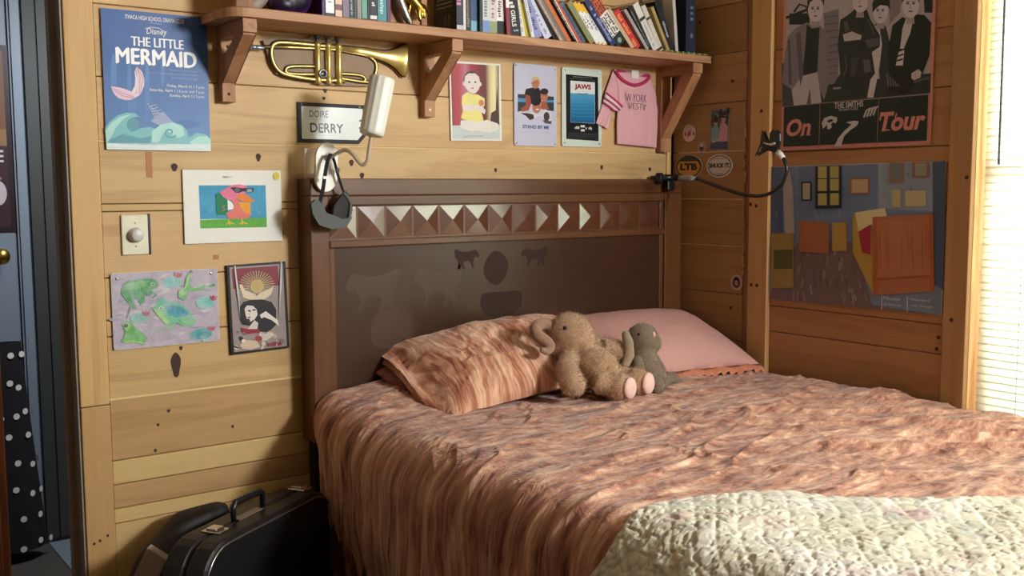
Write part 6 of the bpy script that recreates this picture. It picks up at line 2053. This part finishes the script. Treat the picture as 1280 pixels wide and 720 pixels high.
nk_ = [(-0.085, -0.1061, 1.373), (-0.1, -0.2158, 1.371), (-0.115, -0.2911, 1.354), (-0.13, -0.3752, 1.335), (-0.15, -0.4746, 1.316), (-0.17, -0.5596, 1.311), (-0.19, -0.6282, 1.322), (-0.2, -0.68, 1.352), (-0.2, -0.6944, 1.395), (-0.2, -0.681, 1.43), (-0.2, -0.6585, 1.451)]
MB().tube(arc(nk_, 6), 0.0062, 10).build('gooseneck', M_black, ph, smooth=True)
MB().tube([nk_[0], (-0.09, -0.1352, 1.373), (-0.097, -0.1895, 1.372), (-0.1, -0.2158, 1.37)], [0.010, 0.0115, 0.0115, 0.008], 12).build('sleeve', M_grey, ph, smooth=True)
MB().tube([nk_[-2], (-0.2, -0.6681, 1.443), nk_[-1]], [0.0085, 0.010, 0.009], 12).build('sleeve', plain('sleeve_white', lin((206, 206, 200)), .5), ph, smooth=True)
j = nk_[-1]
hd_ = MB().ball((-0.2, -0.652, 1.456), 0.010, 12)
hd_.tube([(-0.2, -0.652, 1.456), (-0.2, -0.6263, 1.464), (-0.2, -0.6069, 1.468)], 0.009, 10)
hd_.build('ball_joint', M_black, ph, smooth=True)
MB().prism([(q[1], q[2]) for q in [(-0.2, -0.5748, 1.443), (-0.2, -0.5936, 1.478), (-0.2, -0.5991, 1.519), (-0.2, -0.6128, 1.49), (-0.2, -0.6386, 1.482), (-0.2, -0.639, 1.466), (-0.2, -0.6135, 1.46)]], -0.206, -0.19, 'X').build('jaw', M_black, ph, bevel=.002)
MB().prism([(q[1], q[2]) for q in [(-0.2, -0.6356, 1.477), (-0.2, -0.6379, 1.509), (-0.2, -0.6472, 1.519), (-0.2, -0.66, 1.511), (-0.2, -0.6607, 1.486), (-0.2, -0.6549, 1.466)]], -0.212, -0.19, 'X').build('jaw', M_black, ph, bevel=.003)
MB().tube([(-0.21, -0.6115, 1.482), (-0.212, -0.6359, 1.474), (-0.212, -0.658, 1.478)], 0.004, 8).build('spring', M_chrome, ph, smooth=True)
MB().tube([(-0.208, -0.5911, 1.453), (-0.208, -0.6005, 1.47)], 0.003, 6).build('jaw_pad', M_grey, ph, smooth=True)

# ------------------------------------------------------------------ instrument case and bag on the floor at the bedside
A0, B0 = Vector((-2.10, -0.39, 0)), Vector((-1.605, -0.075, 0))
dx = (B0 - A0); LC = dx.length; dx.normalize()
ny = Vector((dx.y, -dx.x, 0))                       # towards the room
HC, TC = 0.50, 0.125
cse = thing('instrument_case', 'black instrument case standing on edge with chrome latches and a handle', 'case', tuple((A0 + B0) / 2))
Mc = Matrix(((dx.x, ny.x, 0, A0.x), (dx.y, ny.y, 0, A0.y), (0, 0, 1, 0), (0, 0, 0, 1)))


def rrect(L_, H_, r_, inset=0.0):
    pts_ = []
    for cx, cz, a_ in ((L_ - r_, r_, 270), (L_ - r_, H_ - r_, 0), (r_, H_ - r_, 90), (r_, r_, 180)):
        for k in range(7):
            q_ = math.radians(a_ + 15 * k)
            pts_.append((cx + (r_ - inset) * math.cos(q_), cz + (r_ - inset) * math.sin(q_)))
    return pts_


M_case_b = plain('case_vinyl', lin((20, 20, 22)), 0.42, nz=.3, scale=200, bump=.25)
for y0, y1, nm in ((0.0, TC * .49, 'back_shell'), (TC * .51, TC, 'front_shell')):
    mb = MB().prism(rrect(LC, HC, 0.10), y0, y1, 'Y')
    mb.v = [tuple(Mc @ Vector(q)) for q in mb.v]
    fix_normals(mb.build(nm, M_case_b, cse, bevel=0.012, seg=3))
mb = MB().prism(rrect(LC, HC, 0.10, .003), TC * .488, TC * .512, 'Y')
mb.v = [tuple(Mc @ Vector(q)) for q in mb.v]
fix_normals(mb.build('seam', M_black, cse))
rim = [(q[0], TC + .001, q[1]) for q in rrect(LC, HC, 0.10, 0.012)]
MB().tube([tuple(Mc @ Vector(q)) for q in rim + rim[:1]], 0.003, 6).build('edge_trim', plain('steel_trim', (.35, .35, .35), .25, .9), cse, smooth=True)
for u in (0.135, LC - 0.075):
    mb = MB().box((u - .022, TC * .28, HC), (u + .022, TC * .72, HC + .004)).box((u - .016, TC * .36, HC + .004), (u + .016, TC * .62, HC + .010), M=None)
    mb.v = [tuple(Mc @ Vector(q)) for q in mb.v]
    mb.build('latch', M_chrome, cse, bevel=.0015)
um = LC * .46
hp = [(um - .062, TC * .5, HC + .002), (um - .064, TC * .5, HC + .038), (um - .054, TC * .5, HC + .047), (um + .054, TC * .5, HC + .047), (um + .064, TC * .5, HC + .038), (um + .062, TC * .5, HC + .002)]
MB().tube([tuple(Mc @ Vector(q)) for q in hp], [.007, .008, .009, .009, .008, .007], 10).build('handle', M_black, cse, smooth=True)
mb = MB().box((um - .05, TC * .40, HC), (um + .05, TC * .58, HC + .003))
mb.v = [tuple(Mc @ Vector(q)) for q in mb.v]
mb.build('handle_plate', plain('tan_strip', lin((120, 100, 86)), .5), cse)
bagt = thing('dark_bag', 'dark soft bag slumped behind the black case, pale book edge showing', 'bag', (-2.08, -0.25, 0))
me = blob([('t', [(-2.11, -0.22, 0.07), (-2.085, -0.19, 0.24), (-2.03, -0.14, 0.36), (-1.93, -0.085, 0.43), (-1.84, -0.07, 0.44)], [0.06, 0.07, 0.06, 0.05, 0.04]), ('e', (-1.98, -0.11, .22), (.10, .07, .22))], .012, 6)
me.materials.append(plain('bag_nylon', lin((30, 24, 26)), .6, nz=.3)); o = bpy.data.objects.new('sack', me); link(o, bagt)
pbk = thing('pale_binder', 'pale pinkish grey binder edge leaning between bag and case', 'binder', (-2.13, -0.36, 0))
a_, b_ = V((-2.075, -0.2336, 0.45)), V((-2.099, -0.1805, 0.36))
ax_ = (a_ - b_).normalized()
e_ = ax_.cross(Vector((0.6, -0.75, 0.2))).normalized(); f_ = ax_.cross(e_)
base_ = a_ - ax_ * 0.5
mb = MB()
vs_ = []
for w0 in (0, 1):
    o_ = base_ if w0 == 0 else a_
    for su, sv in ((-1, -1), (1, -1), (1, 1), (-1, 1)):
        vs_.append(tuple(o_ + e_ * su * .010 + f_ * sv * .03 - f_ * .03))
mb.add(vs_, [(0, 3, 2, 1), (4, 5, 6, 7), (0, 1, 5, 4), (1, 2, 6, 5), (2, 3, 7, 6), (3, 0, 4, 7)])
fix_normals(mb.build('cover', plain('binder_grey', lin((170, 150, 142)), .5), pbk, bevel=.003))
